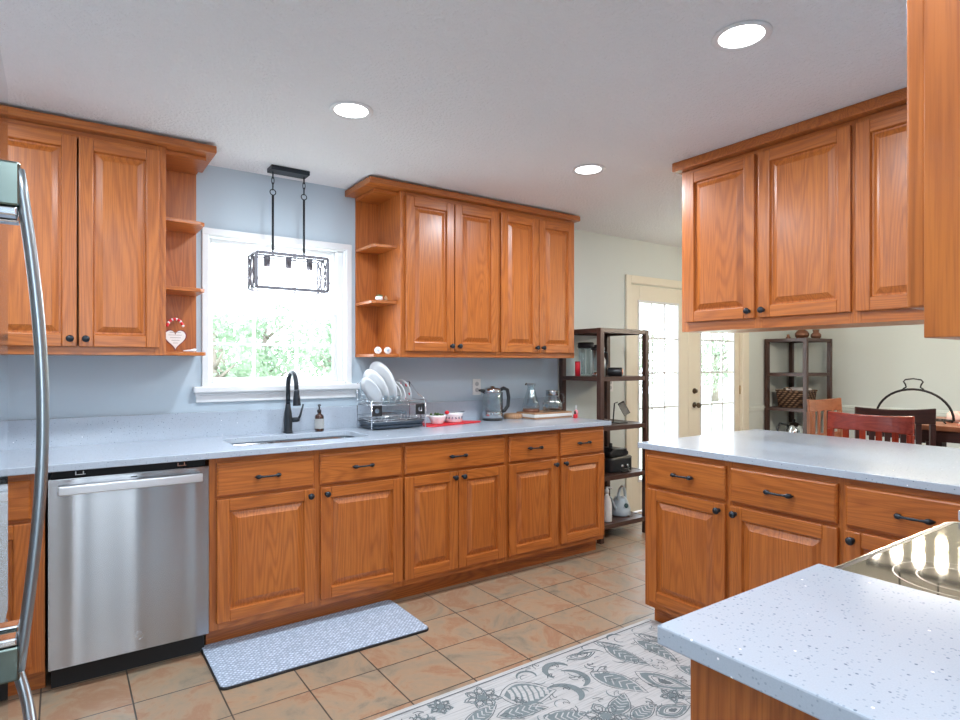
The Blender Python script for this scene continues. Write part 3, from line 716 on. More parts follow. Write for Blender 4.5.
# ---------------------------------------------------------------- pendant over the sink
t = thing('pendant_light', 'dark rectangular cage pendant with three lit bulbs hanging before the window', 'pendant light', (1.056, 3.415, CEIL))
MB().box(-.108, -.045, -.026, .108, .045, -.001).build('ceiling_canopy', BLACKMETAL, t, .003)
for sx in (-.088, .088):
    m = MB()
    for k in range(3): m.tube([(sx+(.007*math.cos(R(a)) if k % 2 else 0), (0 if k % 2 else .007*math.cos(R(a))), -.045-.032*k+.022*math.sin(R(a))) for a in range(0, 360, 30)], .0022, 6, closed=True)
    m.build('chain', BLACKMETAL, t)
    m = MB(); m.tube([(sx+.016*math.cos(R(a)), 0, -.142+.016*math.sin(R(a))) for a in range(0, 360, 24)], .0028, 6, closed=True); m.tube([(sx, 0, -.158), (sx, 0, -.50)], .0065, 8); m.build('hanging_rod', BLACKMETAL, t)
zt_, zb_ = -.498, -.687
m = MB(); hx, hy = .199, .085; q = .006
CAGE = mat('glow_grey_metal', (.14, .135, .155), .5, .2)  # dark metal, its colour lightened to carry the washed-out glow
for sy in (-1, 1):
    q = .0085 if sy < 0 else .004
    for z in (zt_, zb_): m.box(-hx, sy*hy-.004, z-q, hx, sy*hy+.004, z+q)
    for sx in (-1, 1): m.box(sx*hx-q, sy*hy-.004, zb_, sx*hx+q, sy*hy+.004, zt_)
q = .004
for sx in (-1, 1):
    for z in (zt_, zb_): m.box(sx*hx-q, -hy+.004, z-q, sx*hx+q, hy-.004, z+q)
m.box(-hx, -.008, zt_-q, hx, .008, zt_+q)
m.build('cage_frame', CAGE, t, .001)
for sx in (-1, 1):
    m = MB(); zc = (zt_+zb_)/2; hh = (zt_-zb_)/2
    for y0_ in (-.035, .035):
        s_ = 1 if y0_ > 0 else -1
        m.tube([(sx*hx, s_*hy*.95, zt_), (sx*hx, s_*.015, zc), (sx*hx, s_*hy*.95, zb_)], .0055, 6)
        m.tube([(sx*hx, s_*.01, zt_), (sx*hx, s_*.055, zc), (sx*hx, s_*.01, zb_)], .0055, 6)
    m.build('side_lattice', CAGE, t)
for bx in (-.12, 0, .12):
    b_ = MB().lathe([(.018, 0), (.018, -.055), (.014, -.06)], (bx, 0, zt_-.006), (0, 0, 1)).build('bulb_socket', CAGE, t)
    MB().lathe([(.012, -.058), (.022, -.078), (.031, -.105), (.027, -.13), (.015, -.143), (.001, -.146)], (bx, 0, zt_-.006)).build('bulb', BULBC, b_)
pl = bpy.data.lights.new('pendant_lamp', 'POINT'); pl.energy = 5; pl.color = COOL; pl.shadow_soft_size = .08
po = bpy.data.objects.new('pendant_lamp', pl); C.objects.link(po); pl.energy = 2; po.location = (1.056, 3.415, CEIL-.76)

# ---------------------------------------------------------------- dining chandelier (seen mirrored in the cooktop)
t = thing('chandelier', 'linear dining chandelier with five bright bulbs, mirrored in the cooktop', 'chandelier', (5.12, 1.76, CEIL))
MB().box(-.05, -.15, -.025, .05, .15, -.001).build('ceiling_plate', BLACKMETAL, t, .003)
for sy in (-.12, .12): MB().tube([(0, sy, -.02), (0, sy, -.42)], .006, 8).build('rod', BLACKMETAL, t)
MB().box(-.02, -.34, -.44, .02, .34, -.41).build('cross_bar', BLACKMETAL, t, .003)
for k in range(5):
    y = -.28+.14*k
    s_ = MB().lathe([(.02, 0), (.02, -.05), (.012, -.055)], (0, y, -.44)).build('lamp_socket', BLACKMETAL, t)
    MB().lathe([(.014, -.054), (.03, -.08), (.038, -.11), (.03, -.145), (.001, -.16)], (0, y, -.44)).build('bulb', BULBM, s_)
for k in range(5):
    pl = bpy.data.lights.new('chandelier_lamp', 'POINT'); pl.energy = 5.5; pl.color = WARM; pl.shadow_soft_size = .03
    po = bpy.data.objects.new('chandelier_lamp', pl); C.objects.link(po); po.location = (5.12, 1.76-.28+.14*k, CEIL-.66)

# ---------------------------------------------------------------- tall shelf units
def tall_shelf(label, loc):
    """square etagere .51 x .45, origin at its near left foot corner"""
    t = thing('tall_shelf', label, 'shelf', loc)
    W_, D_, p = .545, .45, .040
    for x, y in ((0, 0), (W_-p, 0), (0, D_-p), (W_-p, D_-p)):
        MB().box(x, y, 0, x+p, y+p, 1.60, 'z').build('post', SHELFWOOD, t, .002)
    for z in (.115, .475, .85, 1.22, 1.583):
        m = MB(); h = .018
        m.box(p, .004, z-h, W_-p, .022, z+.016, 'x').box(p, D_-.022, z-h, W_-p, D_-.004, z+.016, 'x').box(.004, p, z-h, .022, D_-p, z+.016, 'y').box(W_-.022, p, z-h, W_-.004, D_-p, z+.016, 'y')
        m.box(.022, .022, z, W_-.022, D_-.022, z+.014, 'x')
        m.build('shelf_board', SHELFWOOD, t, .001)
    return t
SX, SY = 3.262, 3.125
tall_shelf('tall dark brown open shelf unit at the end of the window counter', (SX, SY, 0))
TX, TY = 6.25, 3.125
tall_shelf('tall dark brown open shelf unit in the far dining room corner', (TX, TY, 0))
L5, L4, L3, L2, L1 = .130, .490, .865, 1.235, 1.599   # board tops

# items on the near tall shelf
t = thing('glass_canister', 'tall clear glass canister with black lid on the upper board of the near tall shelf', 'jar', (3.46, 3.475, L2))
m = MB(); m.lathe([(.05, 0), (.058, .01), (.064, .21), (.060, .225), (.056, .222), (.060, .205), (.054, .014), (.001, .012)], cap=(True, False)); m.build('glass_body', GLASS, t)
MB().lathe([(.062, .224), (.066, .23), (.066, .262), (.058, .27), (.001, .271)]).build('lid', BLACKPL, t)
m = MB()
for k in range(8): m.box(.0585*math.cos(k*PI/4)-.002, .0585*math.sin(k*PI/4)-.002, .02, .0585*math.cos(k*PI/4)+.002, .0585*math.sin(k*PI/4)+.002, .21)
m.build('glass_rib', mat('frosted_rib', (.7, .74, .75), .3), t)
t = thing('blender_jug', 'clear blender jug with black lid and handle, right of the canister on the tall shelf', 'blender', (3.43, 3.315, L2))
m = MB(); m.lathe([(.034, .03), (.038, .035), (.052, .20), (.050, .205), (.034, .045), (.001, .043)], cap=(True, False)); m.build('jug', GLASS, t)
MB().lathe([(.044, 0), (.046, .01), (.04, .034), (.001, .036)]).build('jug_base', CHROME, t)
MB().lathe([(.053, .203), (.054, .21), (.054, .225), (.03, .23), (.028, .245), (.001, .246)]).build('lid', BLACKPL, t)
MB().tube([(.05, -.01, .19), (.085, -.02, .185), (.088, -.02, .10), (.044, -.01, .07)], .007).build('handle', BLACKPL, t)
t = thing('red_tin', 'narrow red tin at the left end of the upper board on the near tall shelf', 'tin', (3.335, 3.44, L2))
MB().lathe([(.021, 0), (.021, .112), (.019, .115), (.001, .115)]).build('tin_body', RED, t)
MB().lathe([(.0215, .108), (.0215, .117), (.001, .1175)]).build('tin_lid', mat('dark_red', (.35, .01, .015), .4), t)
t = thing('steel_flask', 'grey steel flask just right of the corner post on the near tall shelf', 'bottle', (3.385, 3.235, L2))
MB().lathe([(.032, 0), (.034, .004), (.034, .125), (.02, .155), (.016, .16)]).build('flask_body', mat('dark_flask_steel', (.22, .23, .24), .3, .9), t)
MB().lathe([(.019, .158), (.019, .182), (.014, .186), (.001, .187)]).build('cap', CHROME, t)
t = thing('round_speaker', 'small black round box with copper coloured end lying on the near tall shelf', 'speaker', (3.50, 3.20, L2+.035))
MB().lathe([(.001, -.055), (.030, -.055), (.035, -.048), (.035, .048), (.031, .055)], (0, 0, 0), (.55, -.8, 0)).build('case', BLACKPL, t)
MB().lathe([(.024, .0552), (.022, .058), (.001, .060)], (0, 0, 0), (.55, -.8, 0)).build('copper_end', mat('copper_end', (.75, .25, .08), .3, .5), t)
# level 3
t = thing('tablet_stand', 'black tablet on a wire stand on the tall shelf at counter height', 'stand', (3.625, 3.27, L3))
MB().prism(rrect(-.055, -.045, .055, .045, .012), 0, .006).build('base_plate', BLACKPL, t)
m = MB(); m.tube([(-.04, .03, .005), (-.045, .01, .155), (-.02, .0, .165)], .005); m.build('stand_arm', BLACKPL, t)
m = MB(); m.loft([[(-.035, -.012, .15), (.030, -.012, .175), (.062, -.05, .085), (-.003, -.05, .06)], [(-.037, -.022, .146), (.028, -.022, .171), (.060, -.060, .081), (-.005, -.060, .056)]], smooth=False); m.build('tablet', BLACKPL, t, .001)
t = thing('wooden_block', 'small brown wooden block beside the tablet stand', 'block', (3.36, 3.19, L3))
MB().box(-.035, -.03, 0, .035, .03, .05, 'x').build('block', SHELFWOOD, t, .003)
# level 4 : coffee grinder / appliance
t = thing('waffle_maker', 'black countertop appliance on the second lowest board of the near tall shelf', 'appliance', (3.565, 3.29, L4))
MB().prism(rrect(-.12, -.10, .13, .10, .03), .006, .11).build('base_body', BLACKPL, t, .006)
MB().prism([(-.115, .095), (-.095, .112), (.11, .125), (.128, .112), (.125, .095)], -.09, .09, axis='y').build('brushed_plate', mat('warm_grey_metal', (.22, .20, .17), .35, .7), t, .003)
m = MB(); m.prism([(-.10, .125), (-.11, .155), (-.06, .185), (.06, .18), (.10, .155), (.10, .127)], -.08, .08, axis='y'); m.build('top_cover', BLACKPL, t, .008)
m = MB(); m.lathe([(.02, .17), (.014, .20), (.016, .215), (.001, .22)], (-.02, 0, 0)); m.tube([(.03, -.06, .17), (.06, -.09, .175), (.09, -.06, .165)], .008); m.build('latch_handle', BLACKPL, t)
for k in range(2): MB().lathe([(.013, 0), (.013, .008), (.001, .009)], (.0+.06*k, -.1, .05), (0, -1, 0)).build('dial', CHROME, t)
t = thing('cable', 'black cable coiled in front of the appliance on the shelf', 'cable', (3.57, 3.165, L4))
MB().tube([(.045*math.cos(a*.5), .008*math.sin(a*.5)-.003, .006+.0012*a) for a in range(0, 26)], .0042).build('cord', BLACKPL, t)
# level 5
t = thing('watering_can', 'pale blue grey watering can on the lowest board of the near tall shelf', 'watering can', (3.66, 3.29, L5))
CANM = mat('pale_blue_grey_plastic', (.52, .61, .66), .35)
m = MB(); m.lathe([(.001, 0), (.072, 0), (.080, .01), (.078, .05), (.066, .09), (.050, .125), (.040, .140), (.034, .141), (.001, .136)], seg=28); m.build('can_body', CANM, t)
m = MB(); m.tube([(-.036, -.01, .12), (-.034, -.01, .165), (-.016, -.008, .205), (.012, -.004, .222), (.038, 0, .210), (.055, .004, .175), (.062, .006, .13), (.066, .008, .08)], [.014, .012, .011, .011, .011, .012, .013, .015], 12); m.build('handle_loop', CANM, t)
m = MB(); m.tube([(-.055, -.01, .035), (-.095, -.015, .09), (-.125, -.02, .15), (-.145, -.022, .165)], [.016, .010, .007, .006], 10); m.build('spout', CANM, t)
m = MB(); m.lathe([(.018, 0), (.018, .003), (.001, .0035)], (-.012, -.070, .085), (-.3, -.85, .3), 20); m.build('badge', mat('teal_badge', (.03, .09, .10), .4), t)
t = thing('white_spray_bottle', 'white plastic bottle left of the watering can on the lowest board', 'bottle', (3.42, 3.21, L5))
MB().lathe([(.001, 0), (.036, 0), (.038, .006), (.038, .13), (.03, .165), (.014, .20), (.013, .215)]).build('bottle', PLASTICW, t)
m = MB(); m.lathe([(.016, .213), (.016, .24), (.010, .245), (.010, .262), (.001, .263)]); m.tube([(0, 0, .255), (.02, -.02, .257), (.03, -.03, .25)], .006); m.build('cap', PLASTICW, t)

# items on the far tall shelf
POT = mat('copper_brown_glaze', (.22, .09, .05), .2, .4, coat=.4)
t = thing('round_pot', 'larger round copper brown pot on top of the far shelf', 'pot', (6.56, 3.33, L1))
MB().lathe([(.001, 0), (.04, 0), (.068, .03), (.07, .06), (.05, .09), (.034, .098), (.036, .108), (.03, .109), (.028, .098), (.001, .09)], seg=24).build('pot', POT, t)
t = thing('lidded_pot', 'smaller copper brown pot with a flared neck on top of the far shelf', 'pot', (6.645, 3.225, L1))
MB().lathe([(.001, 0), (.036, 0), (.052, .025), (.05, .05), (.028, .07), (.034, .10), (.030, .10), (.024, .072), (.001, .06)], seg=24).build('pot', POT, t)
t = thing('small_figurine', 'tiny dark ornament at the left on top of the far shelf', 'ornament', (6.335, 3.36, L1))
MB().lathe([(.02, 0), (.024, .012), (.012, .028), (.016, .04), (.001, .05)]).build('figurine', POT, t)
def wicker():
    m = bpy.data.materials.new('brown_wicker'); nt, N, L, b = nodes(m)
    tc = N.new('ShaderNodeTexCoord')
    wv = N.new('ShaderNodeTexWave'); wv.bands_direction = 'Z'; wv.inputs['Scale'].default_value = 14; L.new(tc.outputs['Object'], wv.inputs['Vector'])
    w2 = N.new('ShaderNodeTexWave'); w2.bands_direction = 'DIAGONAL'; w2.inputs['Scale'].default_value = 11; L.new(tc.outputs['Object'], w2.inputs['Vector'])
    mu = N.new('ShaderNodeMath'); mu.operation = 'MULTIPLY'; L.new(wv.outputs['Fac'], mu.inputs[0]); L.new(w2.outputs['Fac'], mu.inputs[1])
    cr = N.new('ShaderNodeValToRGB'); cr.color_ramp.elements[0].color = (.05, .022, .012, 1); cr.color_ramp.elements[1].color = (.62, .36, .21, 1); L.new(mu.outputs[0], cr.inputs[0]); L.new(cr.outputs[0], b.inputs['Base Color'])
    bp = N.new('ShaderNodeBump'); bp.inputs['Distance'].default_value = .004; L.new(mu.outputs[0], bp.inputs['Height']); L.new(bp.outputs[0], b.inputs['Normal'])
    b.inputs['Roughness'].default_value = .6
    return m
WICK = wicker()
t = thing('wicker_basket', 'brown wicker basket on the middle board of the far dining shelf', 'basket', (6.50, 3.36, L3))
def rb(hx, hy, z): return rr_ring(0, 0, hx, hy, .03, z)
MB().loft([rb(.15, .13, 0), rb(.165, .145, .17), rb(.172, .152, .172), rb(.172, .152, .188), rb(.158, .138, .188), rb(.145, .125, .01)]).build('basket_body', WICK, t)
m = MB(); m.tube([(-.171, -.05, .17), (-.185, -.04, .20), (-.187, 0, .215), (-.185, .04, .20), (-.171, .05, .17)], .006).tube([(.171, -.05, .17), (.185, -.04, .20), (.187, 0, .215), (.185, .04, .20), (.171, .05, .17)], .006); m.build('basket_handle', WICK, t)
CLOTH = mat('off_white_cloth', (.74, .68, .64), .9, noise=.08)
t = thing('folded_cloth', 'pale folded cloth showing over the rim of the wicker basket', 'cloth', (6.51, 3.34, L3+.012))
m = MB(); m.loft([rr_ring(0, 0, .12, .10, .04, 0), rr_ring(0, 0, .128, .108, .04, .14), rr_ring(.01, 0, .11, .09, .04, .188), rr_ring(.02, .01, .06, .05, .03, .205)]); m.build('cloth', CLOTH, t)
t = thing('steel_kettle', 'round stainless teapot with black handle on the lower board of the far shelf', 'kettle', (6.40, 3.33, L4))
MB().lathe([(.001, 0), (.085, 0), (.098, .015), (.105, .07), (.095, .14), (.06, .20), (.045, .215), (.001, .225)], seg=28).build('kettle_body', SMOOTHSTEEL, t)
MB().tube([(-.05, .05, .19), (-.12, .09, .21), (-.15, .10, .14), (-.135, .09, .05), (-.07, .05, .03)], .012, 10).build('handle', BLACKPL, t)
MB().lathe([(.012, .222), (.010, .235), (.018, .245), (.001, .256)]).build('lid_knob', BLACKPL, t)
MB().tube([(.07, -.03, .09), (.12, -.05, .14), (.14, -.06, .18)], [.02, .014, .011], 10).build('spout', SMOOTHSTEEL, t)
t = thing('flower_mug', 'small pale patterned mug beside the teapot on the far shelf', 'mug', (6.63, 3.20, L4))
MB().lathe([(.001, 0), (.038, 0), (.045, .01), (.047, .11), (.043, .11), (.040, .015), (.001, .012)], seg=24, cap=(True, True)).build('mug_body', CHINA, t)
MB().tube(arc((.046, 0, .055), .028, -80, 80, 8), .005).build('mug_handle', CHINA, t)

# ---------------------------------------------------------------- things on the window counter
# dish rack
RKX, RKY = 1.525, 3.325
t = thing('dish_rack', 'two tier chrome wire dish rack with black corner brackets', 'dish rack', (RKX, RKY, CT))
RW, RD = .37, .215
m = MB()
MB().prism(rrect(0.01, .005, RW-.005, RD, .03), .008, .022).build('drip_tray', NAVYPL, t, .004)
m = MB(); m.loft([rr_ring(RW/2, RD/2, RW/2-.01, RD/2-.01, .03, .022), rr_ring(RW/2, RD/2, RW/2+.004, RD/2+.004, .03, .05), rr_ring(RW/2, RD/2, RW/2, RD/2, .03, .05), rr_ring(RW/2, RD/2, RW/2-.015, RD/2-.015, .03, .026)]); m.build('tray_wall', NAVYPL, t)
def wire(paths, r, name):
    m = MB()
    for p in paths: m.tube(p, r, 6)
    m.build(name, CHROME, t)
pp = []
for x in (0, RW):
    for y in (0, RD): pp.append([(x, y, 0), (x, y, .175 if y == 0 else .285)])
wire(pp, .004, 'upright')
def loop(z, i=0): return [(i, i, z), (RW-i, i, z), (RW-i, RD-i, z), (i, RD-i, z), (i, i, z)]
pl_ = [loop(z) for z in (.05, .062)] + [[(k, 0, .058), (k+.004, 0, .085)] for k in [.02+.022*i for i in range(16)]] + [loop(.085)]
pl_ += [[(k, 0, .056), (k, RD, .056)] for k in [.03+.03*i for i in range(11)]]
wire(pl_, .0018, 'lower_basket')
pl_ = [loop(.150), loop(.175)] + [[(0, RD, .285), (RW, RD, .285)], [(0, RD, .245), (RW, RD, .245)], [(0, RD, .21), (RW, RD, .21)]]
pl_ += [[(k, 0, .150), (k, RD, .150), (k, RD, .285)] for k in [.03+.031*i for i in range(11)]] + [[(RW, 0, .175), (RW, .1, .21), (RW, RD, .285)], [(RW, 0, .15), (RW, RD, .15)]]
wire(pl_, .0018, 'upper_basket')
for xx in (.022, RW-.052):
    m = MB(); n = 24
    def sq(k):
        a = 2*PI*k/n; c_, s_ = math.cos(a), math.sin(a); q = 1/max(abs(c_), abs(s_)); return c_*q, s_*q
    cx, cz = xx+.012, .118
    m.loft([[(cx+.031*sq(k)[0], -.006, cz+.031*sq(k)[1]) for k in range(n)], [(cx+.015*math.cos(2*PI*k/n), -.006, cz+.015*math.sin(2*PI*k/n)) for k in range(n)], [(cx+.015*math.cos(2*PI*k/n), -.001, cz+.015*math.sin(2*PI*k/n)) for k in range(n)], [(cx+.031*sq(k)[0], -.001, cz+.031*sq(k)[1]) for k in range(n)], [(cx+.031*sq(k)[0], -.006, cz+.031*sq(k)[1]) for k in range(n)]], cap=(False, False), smooth=False)
    m.build('corner_bracket', BLACKPL, t)
m = MB(); m.box(.09, .06, .064, .27, .17, .07).box(.09, .06, .07, .094, .17, .105).box(.266, .06, .07, .27, .17, .105).box(.094, .06, .07, .266, .064, .105).box(.094, .166, .07, .266, .17, .105)
dishb = tag(m.build('glass_container', GLASS, None, .002, loc=(RKX, RKY, CT)), 'clear rectangular container on the lower tier of the dish rack', 'container')
# plates: disc in its own space, axis z; stand on edge in the rack
def plate(label, r, loc, tilt, yaw, grp=None, deco=False):
    t = thing('dinner_plate' if r > .1 else 'side_plate', label, 'plate', loc, 0, grp)
    t.rotation_euler = (0, tilt, yaw)
    p = MB().lathe([(.001, 0), (.6*r, 0), (.66*r, .004), (r, .017), (r, .020), (.64*r, .008), (.001, .005)], (0, 0, 0), seg=40).build('plate_disc', CHINA, t)
    if deco:
        m = MB()
        for k in range(5):
            a = k*1.3+.4; c = (.62*r*math.cos(a), .62*r*math.sin(a))
            n = 12; m.loft([[(c[0]+.009*(1 if k % 2 else 1.4)*math.cos(2*PI*j/n), c[1]+.008*math.sin(2*PI*j/n), .0105) for j in range(n)], [(c[0]+.001*math.cos(2*PI*j/n), c[1]+.001*math.sin(2*PI*j/n), .0112) for j in range(n)]])
        m.build('red_flower_print', RED, t)
    return t
# tilt about y: axis z swings to +/-x ; disc stands with its axis nearly horizontal
for i, (dx, r, dz, tl, yw, lb) in enumerate(((.070, .098, .105, -118, 8, 'white dinner plate at the back left of the rack, lowest and leaning most'), (.100, .122, .128, -114, 8, 'large white dinner plate standing second from the left in the rack'), (.145, .142, .148, -108, 8, 'largest white dinner plate, the tallest one in the rack'))):
    plate(lb, r, (RKX+dx, RKY+.12, CT+.157+r*math.sin(R(-tl))-.003), R(tl), R(yw))
for i, (dx, r, tl, lb) in enumerate(((.225, .072, -106, 'small grey white plate, leftmost of the small plates in the rack'), (.252, .074, -106, 'small white plate in the middle of the small plates in the rack'), (.290, .080, -106, 'small white plate with red flower print, rightmost in the rack'))):
    plate(lb, r, (RKX+dx, RKY+.12, CT+.157+r*math.sin(R(-tl))), R(tl), R(10), None, i == 2)
for i, (dx, dy, lb) in enumerate(((.105, .03, 'upturned small glass, leftmost of the three at the front of the rack'), (.150, .03, 'upturned small glass, middle of the three at the front of the rack'), (.195, .03, 'upturned small glass, rightmost of the three at the front of the rack'))):
    t = tag(MB().lathe([(.020, 0), (.018, .05), (.012, .056), (.001, .056), (.001, .053), (.011, .052), (.0165, .047), (.0188, 0)], cap=(False, False), seg=20).build('small_glass', GLASS, None, loc=(RKX+dx, RKY+dy, CT+.153)), lb, 'glass')
# black handled spoon rest right of the rack
t = thing('cutlery_holder', 'small chrome wire holder at the right end of the dish rack', 'holder', (RKX+RW+.025, RKY+.11, CT))
m = MB()
for z in (.002, .06, .10): m.tube([(.02*math.cos(R(a)), .03*math.sin(R(a)), z) for a in range(0, 360, 20)], .0018, 6, closed=True)
for a in range(0, 360, 45): m.tube([(.02*math.cos(R(a)), .03*math.sin(R(a)), .002), (.02*math.cos(R(a)), .03*math.sin(R(a)), .10)], .0015, 5)
m.build('wire_basket', CHROME, t)
MB().tube([(0, 0, .02), (.005, .01, .12), (.03, .02, .145)], .005).build('black_utensil', BLACKPL, t)

# red mat and two bowls
t = tag(MB().prism([(1.905, 3.33), (1.94, 3.30), (2.36, 3.385), (2.385, 3.41), (2.30, 3.52), (2.27, 3.53), (1.955, 3.50), (1.93, 3.48)], 0, .007).build('red_mat', RED, None, .003, loc=(0, 0, CT)), 'flat red silicone mat on the counter between rack and kettle', 'mat')
GREEN = mat('herb_green', (.06, .11, .035), .7, noise=.4, nscale=90)
t = thing('small_bowl', 'small white bowl of green herbs on the red mat, left of the two', 'bowl', (2.045, 3.43, CT+.0075))
MB().lathe([(.001, 0), (.038, 0), (.042, .006), (.058, .045), (.060, .056), (.056, .056), (.052, .045), (.036, .010), (.001, .008)], seg=28).build('bowl_body', CHINA, t)
MB().tube([(-.058, 0, .05), (-.075, 0, .056), (-.095, -.005, .052)], .006).build('side_handle', CHINA, t)
m = MB()
for k in range(26):
    a = random.uniform(0, 2*PI); q = random.uniform(0, .045); m.ball((q*math.cos(a), q*math.sin(a), .05+random.uniform(0, .012)), random.uniform(.006, .012), 6)
tag(m.build('herbs', GREEN, None, loc=(2.045, 3.43, CT+.0075)), 'chopped green herbs heaped in the left small bowl', 'herbs', kind='stuff')
t = thing('patterned_bowl', 'white bowl with blue squiggle pattern on the red mat, right of the two', 'bowl', (2.19, 3.455, CT+.0075))
MB().lathe([(.001, 0), (.050, 0), (.058, .008), (.060, .052), (.063, .060), (.058, .060), (.055, .052), (.050, .012), (.001, .010)], seg=28).build('bowl_body', CHINA, t)
BLUEP = mat('blue_print', (.06, .09, .22), .4)
m = MB()
for k in range(16):
    a0 = k*2*PI/16; pts = [(.0605*math.cos(a0+.02*j), .0605*math.sin(a0+.02*j), .032+.009*math.sin(j*1.1+k)) for j in range(8)]; m.tube(pts, .0013, 5)
m.build('blue_squiggle', BLUEP, t)
t = thing('long_spoon', 'thin spoon lying across the rim of the patterned bowl', 'spoon', (2.19, 3.455, CT+.0685))
MB().tube([(-.05, -.01, .002), (.0, 0, .0025), (.10, .02, .006)], [.0035, .003, .003], 8).build('spoon_handle', SMOOTHSTEEL, t)
MB().ball((-.062, -.013, .007), .016, 12, .8).build('red_knob', RED, t)
# kettle
t = thing('electric_kettle', 'clear glass electric kettle with chrome lid and black handle', 'kettle', (2.525, 3.47, CT))
MB().lathe([(.001, .0), (.070, .0), (.073, .004), (.073, .012), (.070, .016)]).build('power_base', BLACKPL, t)
MB().lathe([(.070, .017), (.073, .02), (.073, .060), (.071, .064), (.001, .060)]).build('steel_band', SMOOTHSTEEL, t)
MB().lathe([(.071, .062), (.073, .07), (.070, .19), (.064, .20), (.062, .19), (.069, .075), (.001, .066)], cap=(True, False), seg=28).build('glass_body', GLASS, t)
MB().lathe([(.065, .196), (.068, .20), (.062, .225), (.045, .232), (.018, .234), (.015, .242), (.001, .243)]).build('lid', SMOOTHSTEEL, t)
MB().tube([(-.055, .015, .205), (-.08, .02, .212), (-.10, .025, .214)], [.016, .011, .006], 10).build('spout', BLACKPL, t)
MB().tube([(.060, -.015, .215), (.085, -.02, .228), (.115, -.028, .215), (.125, -.03, .16), (.118, -.03, .10), (.09, -.025, .065), (.07, -.02, .062)], .0115, 10, flat=(.8, 1.2)).build('handle', BLACKPL, t)
MB().tube([(.071, -.02, .20), (.073, -.02, .03)], .006, 8).build('handle_strip', BLACKPL, t)
# boards, carafes
t = thing('wood_slice', 'rough round wood slice on the counter just right of the kettle', 'board', (2.735, 3.50, CT))
MB().lathe([(.001, 0), (.068, 0), (.072, .01), (.070, .028), (.060, .036), (.001, .036)], seg=22).build('slice', BOARD, t)
t = thing('serving_tray', 'wooden serving board with white front band holding the carafes', 'tray', (0, 0, CT))
MB().box(2.80, 3.325, 0, 3.165, 3.54, .012, 'x').build('tray_base', BOARD, t, .002)
MB().box(2.795, 3.322, .0122, 3.168, 3.543, .034, 'x').build('white_band', mat('white_painted_band', (.80, .78, .74), .5), t, .002)
MB().box(2.80, 3.325, .0342, 3.165, 3.54, .044, 'x').build('tray_top', BOARD, t, .002)
TT = CT+.0445
t = thing('coaster', 'round brown cork coaster under the conical carafe on the tray', 'coaster', (2.875, 3.46, TT))
MB().lathe([(.001, 0), (.062, 0), (.064, .006), (.060, .024), (.001, .024)]).build('coaster', WALNUT, t)
t = thing('glass_carafe', 'conical clear glass carafe with narrow neck, left one on the wooden tray', 'carafe', (2.875, 3.46, TT+.0245)); t.scale = (1.18,)*3
MB().lathe([(.001, 0), (.052, 0), (.058, .008), (.050, .04), (.026, .12), (.022, .135), (.032, .158), (.030, .158), (.020, .135), (.024, .118), (.048, .04), (.054, .010), (.001, .004)], seg=28).build('glass_body', GLASS, t)
MB().tube([(-.030, 0, .155), (-.038, 0, .160), (-.045, 0, .150)], .004).build('pour_lip', BRONZE, t)
t = thing('creamer_glass', 'little clear glass with spout between the two carafes', 'glass', (2.95, 3.375, TT))
MB().lathe([(.001, 0), (.022, 0), (.025, .004), (.026, .055), (.030, .07), (.028, .07), (.024, .055), (.022, .008), (.001, .006)], seg=22).build('glass_body', GLASS, t)
MB().tube(arc((.026, 0, .038), .02, -70, 70, 8), .003).build('handle', GLASS, t)
t = thing('coffee_server', 'round glass coffee server with steel collar and glass handle, right one on the tray', 'coffee pot', (3.06, 3.43, TT)); t.scale = (1.22,)*3
MB().lathe([(.001, .0), (.050, 0), (.062, .012), (.062, .04), (.040, .095), (.036, .10), (.033, .10), (.038, .09), (.058, .04), (.058, .015), (.001, .006)], seg=28).build('glass_body', GLASS, t)
MB().lathe([(.037, .098), (.041, .10), (.040, .122), (.043, .128), (.040, .128), (.035, .10)], seg=28, cap=(False, False)).build('steel_collar', SMOOTHSTEEL, t)
MB().lathe([(.001, .007), (.055, .008), (.056, .016), (.001, .017)], seg=24).build('coffee_dregs', mat('coffee_brown', (.05, .02, .012), .3), t)
MB().tube([(.036, -.01, .11), (.072, -.02, .105), (.082, -.02, .06), (.060, -.015, .03)], .005).build('handle', GLASS, t)
t = thing('nail_polish', 'small dark topped red bottle at the end of the counter', 'bottle', (3.125, 3.25, CT))
MB().lathe([(.012, 0), (.014, .003), (.014, .024), (.006, .03)]).build('bottle', RED, t)
MB().lathe([(.007, .029), (.006, .052), (.001, .053)]).build('cap', BLACKPL, t)
t = thing('lotion_bottle', 'small clear and pink bottle at the end of the counter', 'bottle', (3.155, 3.27, CT))
MB().lathe([(.014, 0), (.016, .003), (.016, .045), (.006, .06)]).build('bottle', mat('pink_liquid', (.80, .25, .28), .3), t)
MB().lathe([(.007, .059), (.004, .09), (.001, .092)]).build('nozzle', PLASTICW, t)

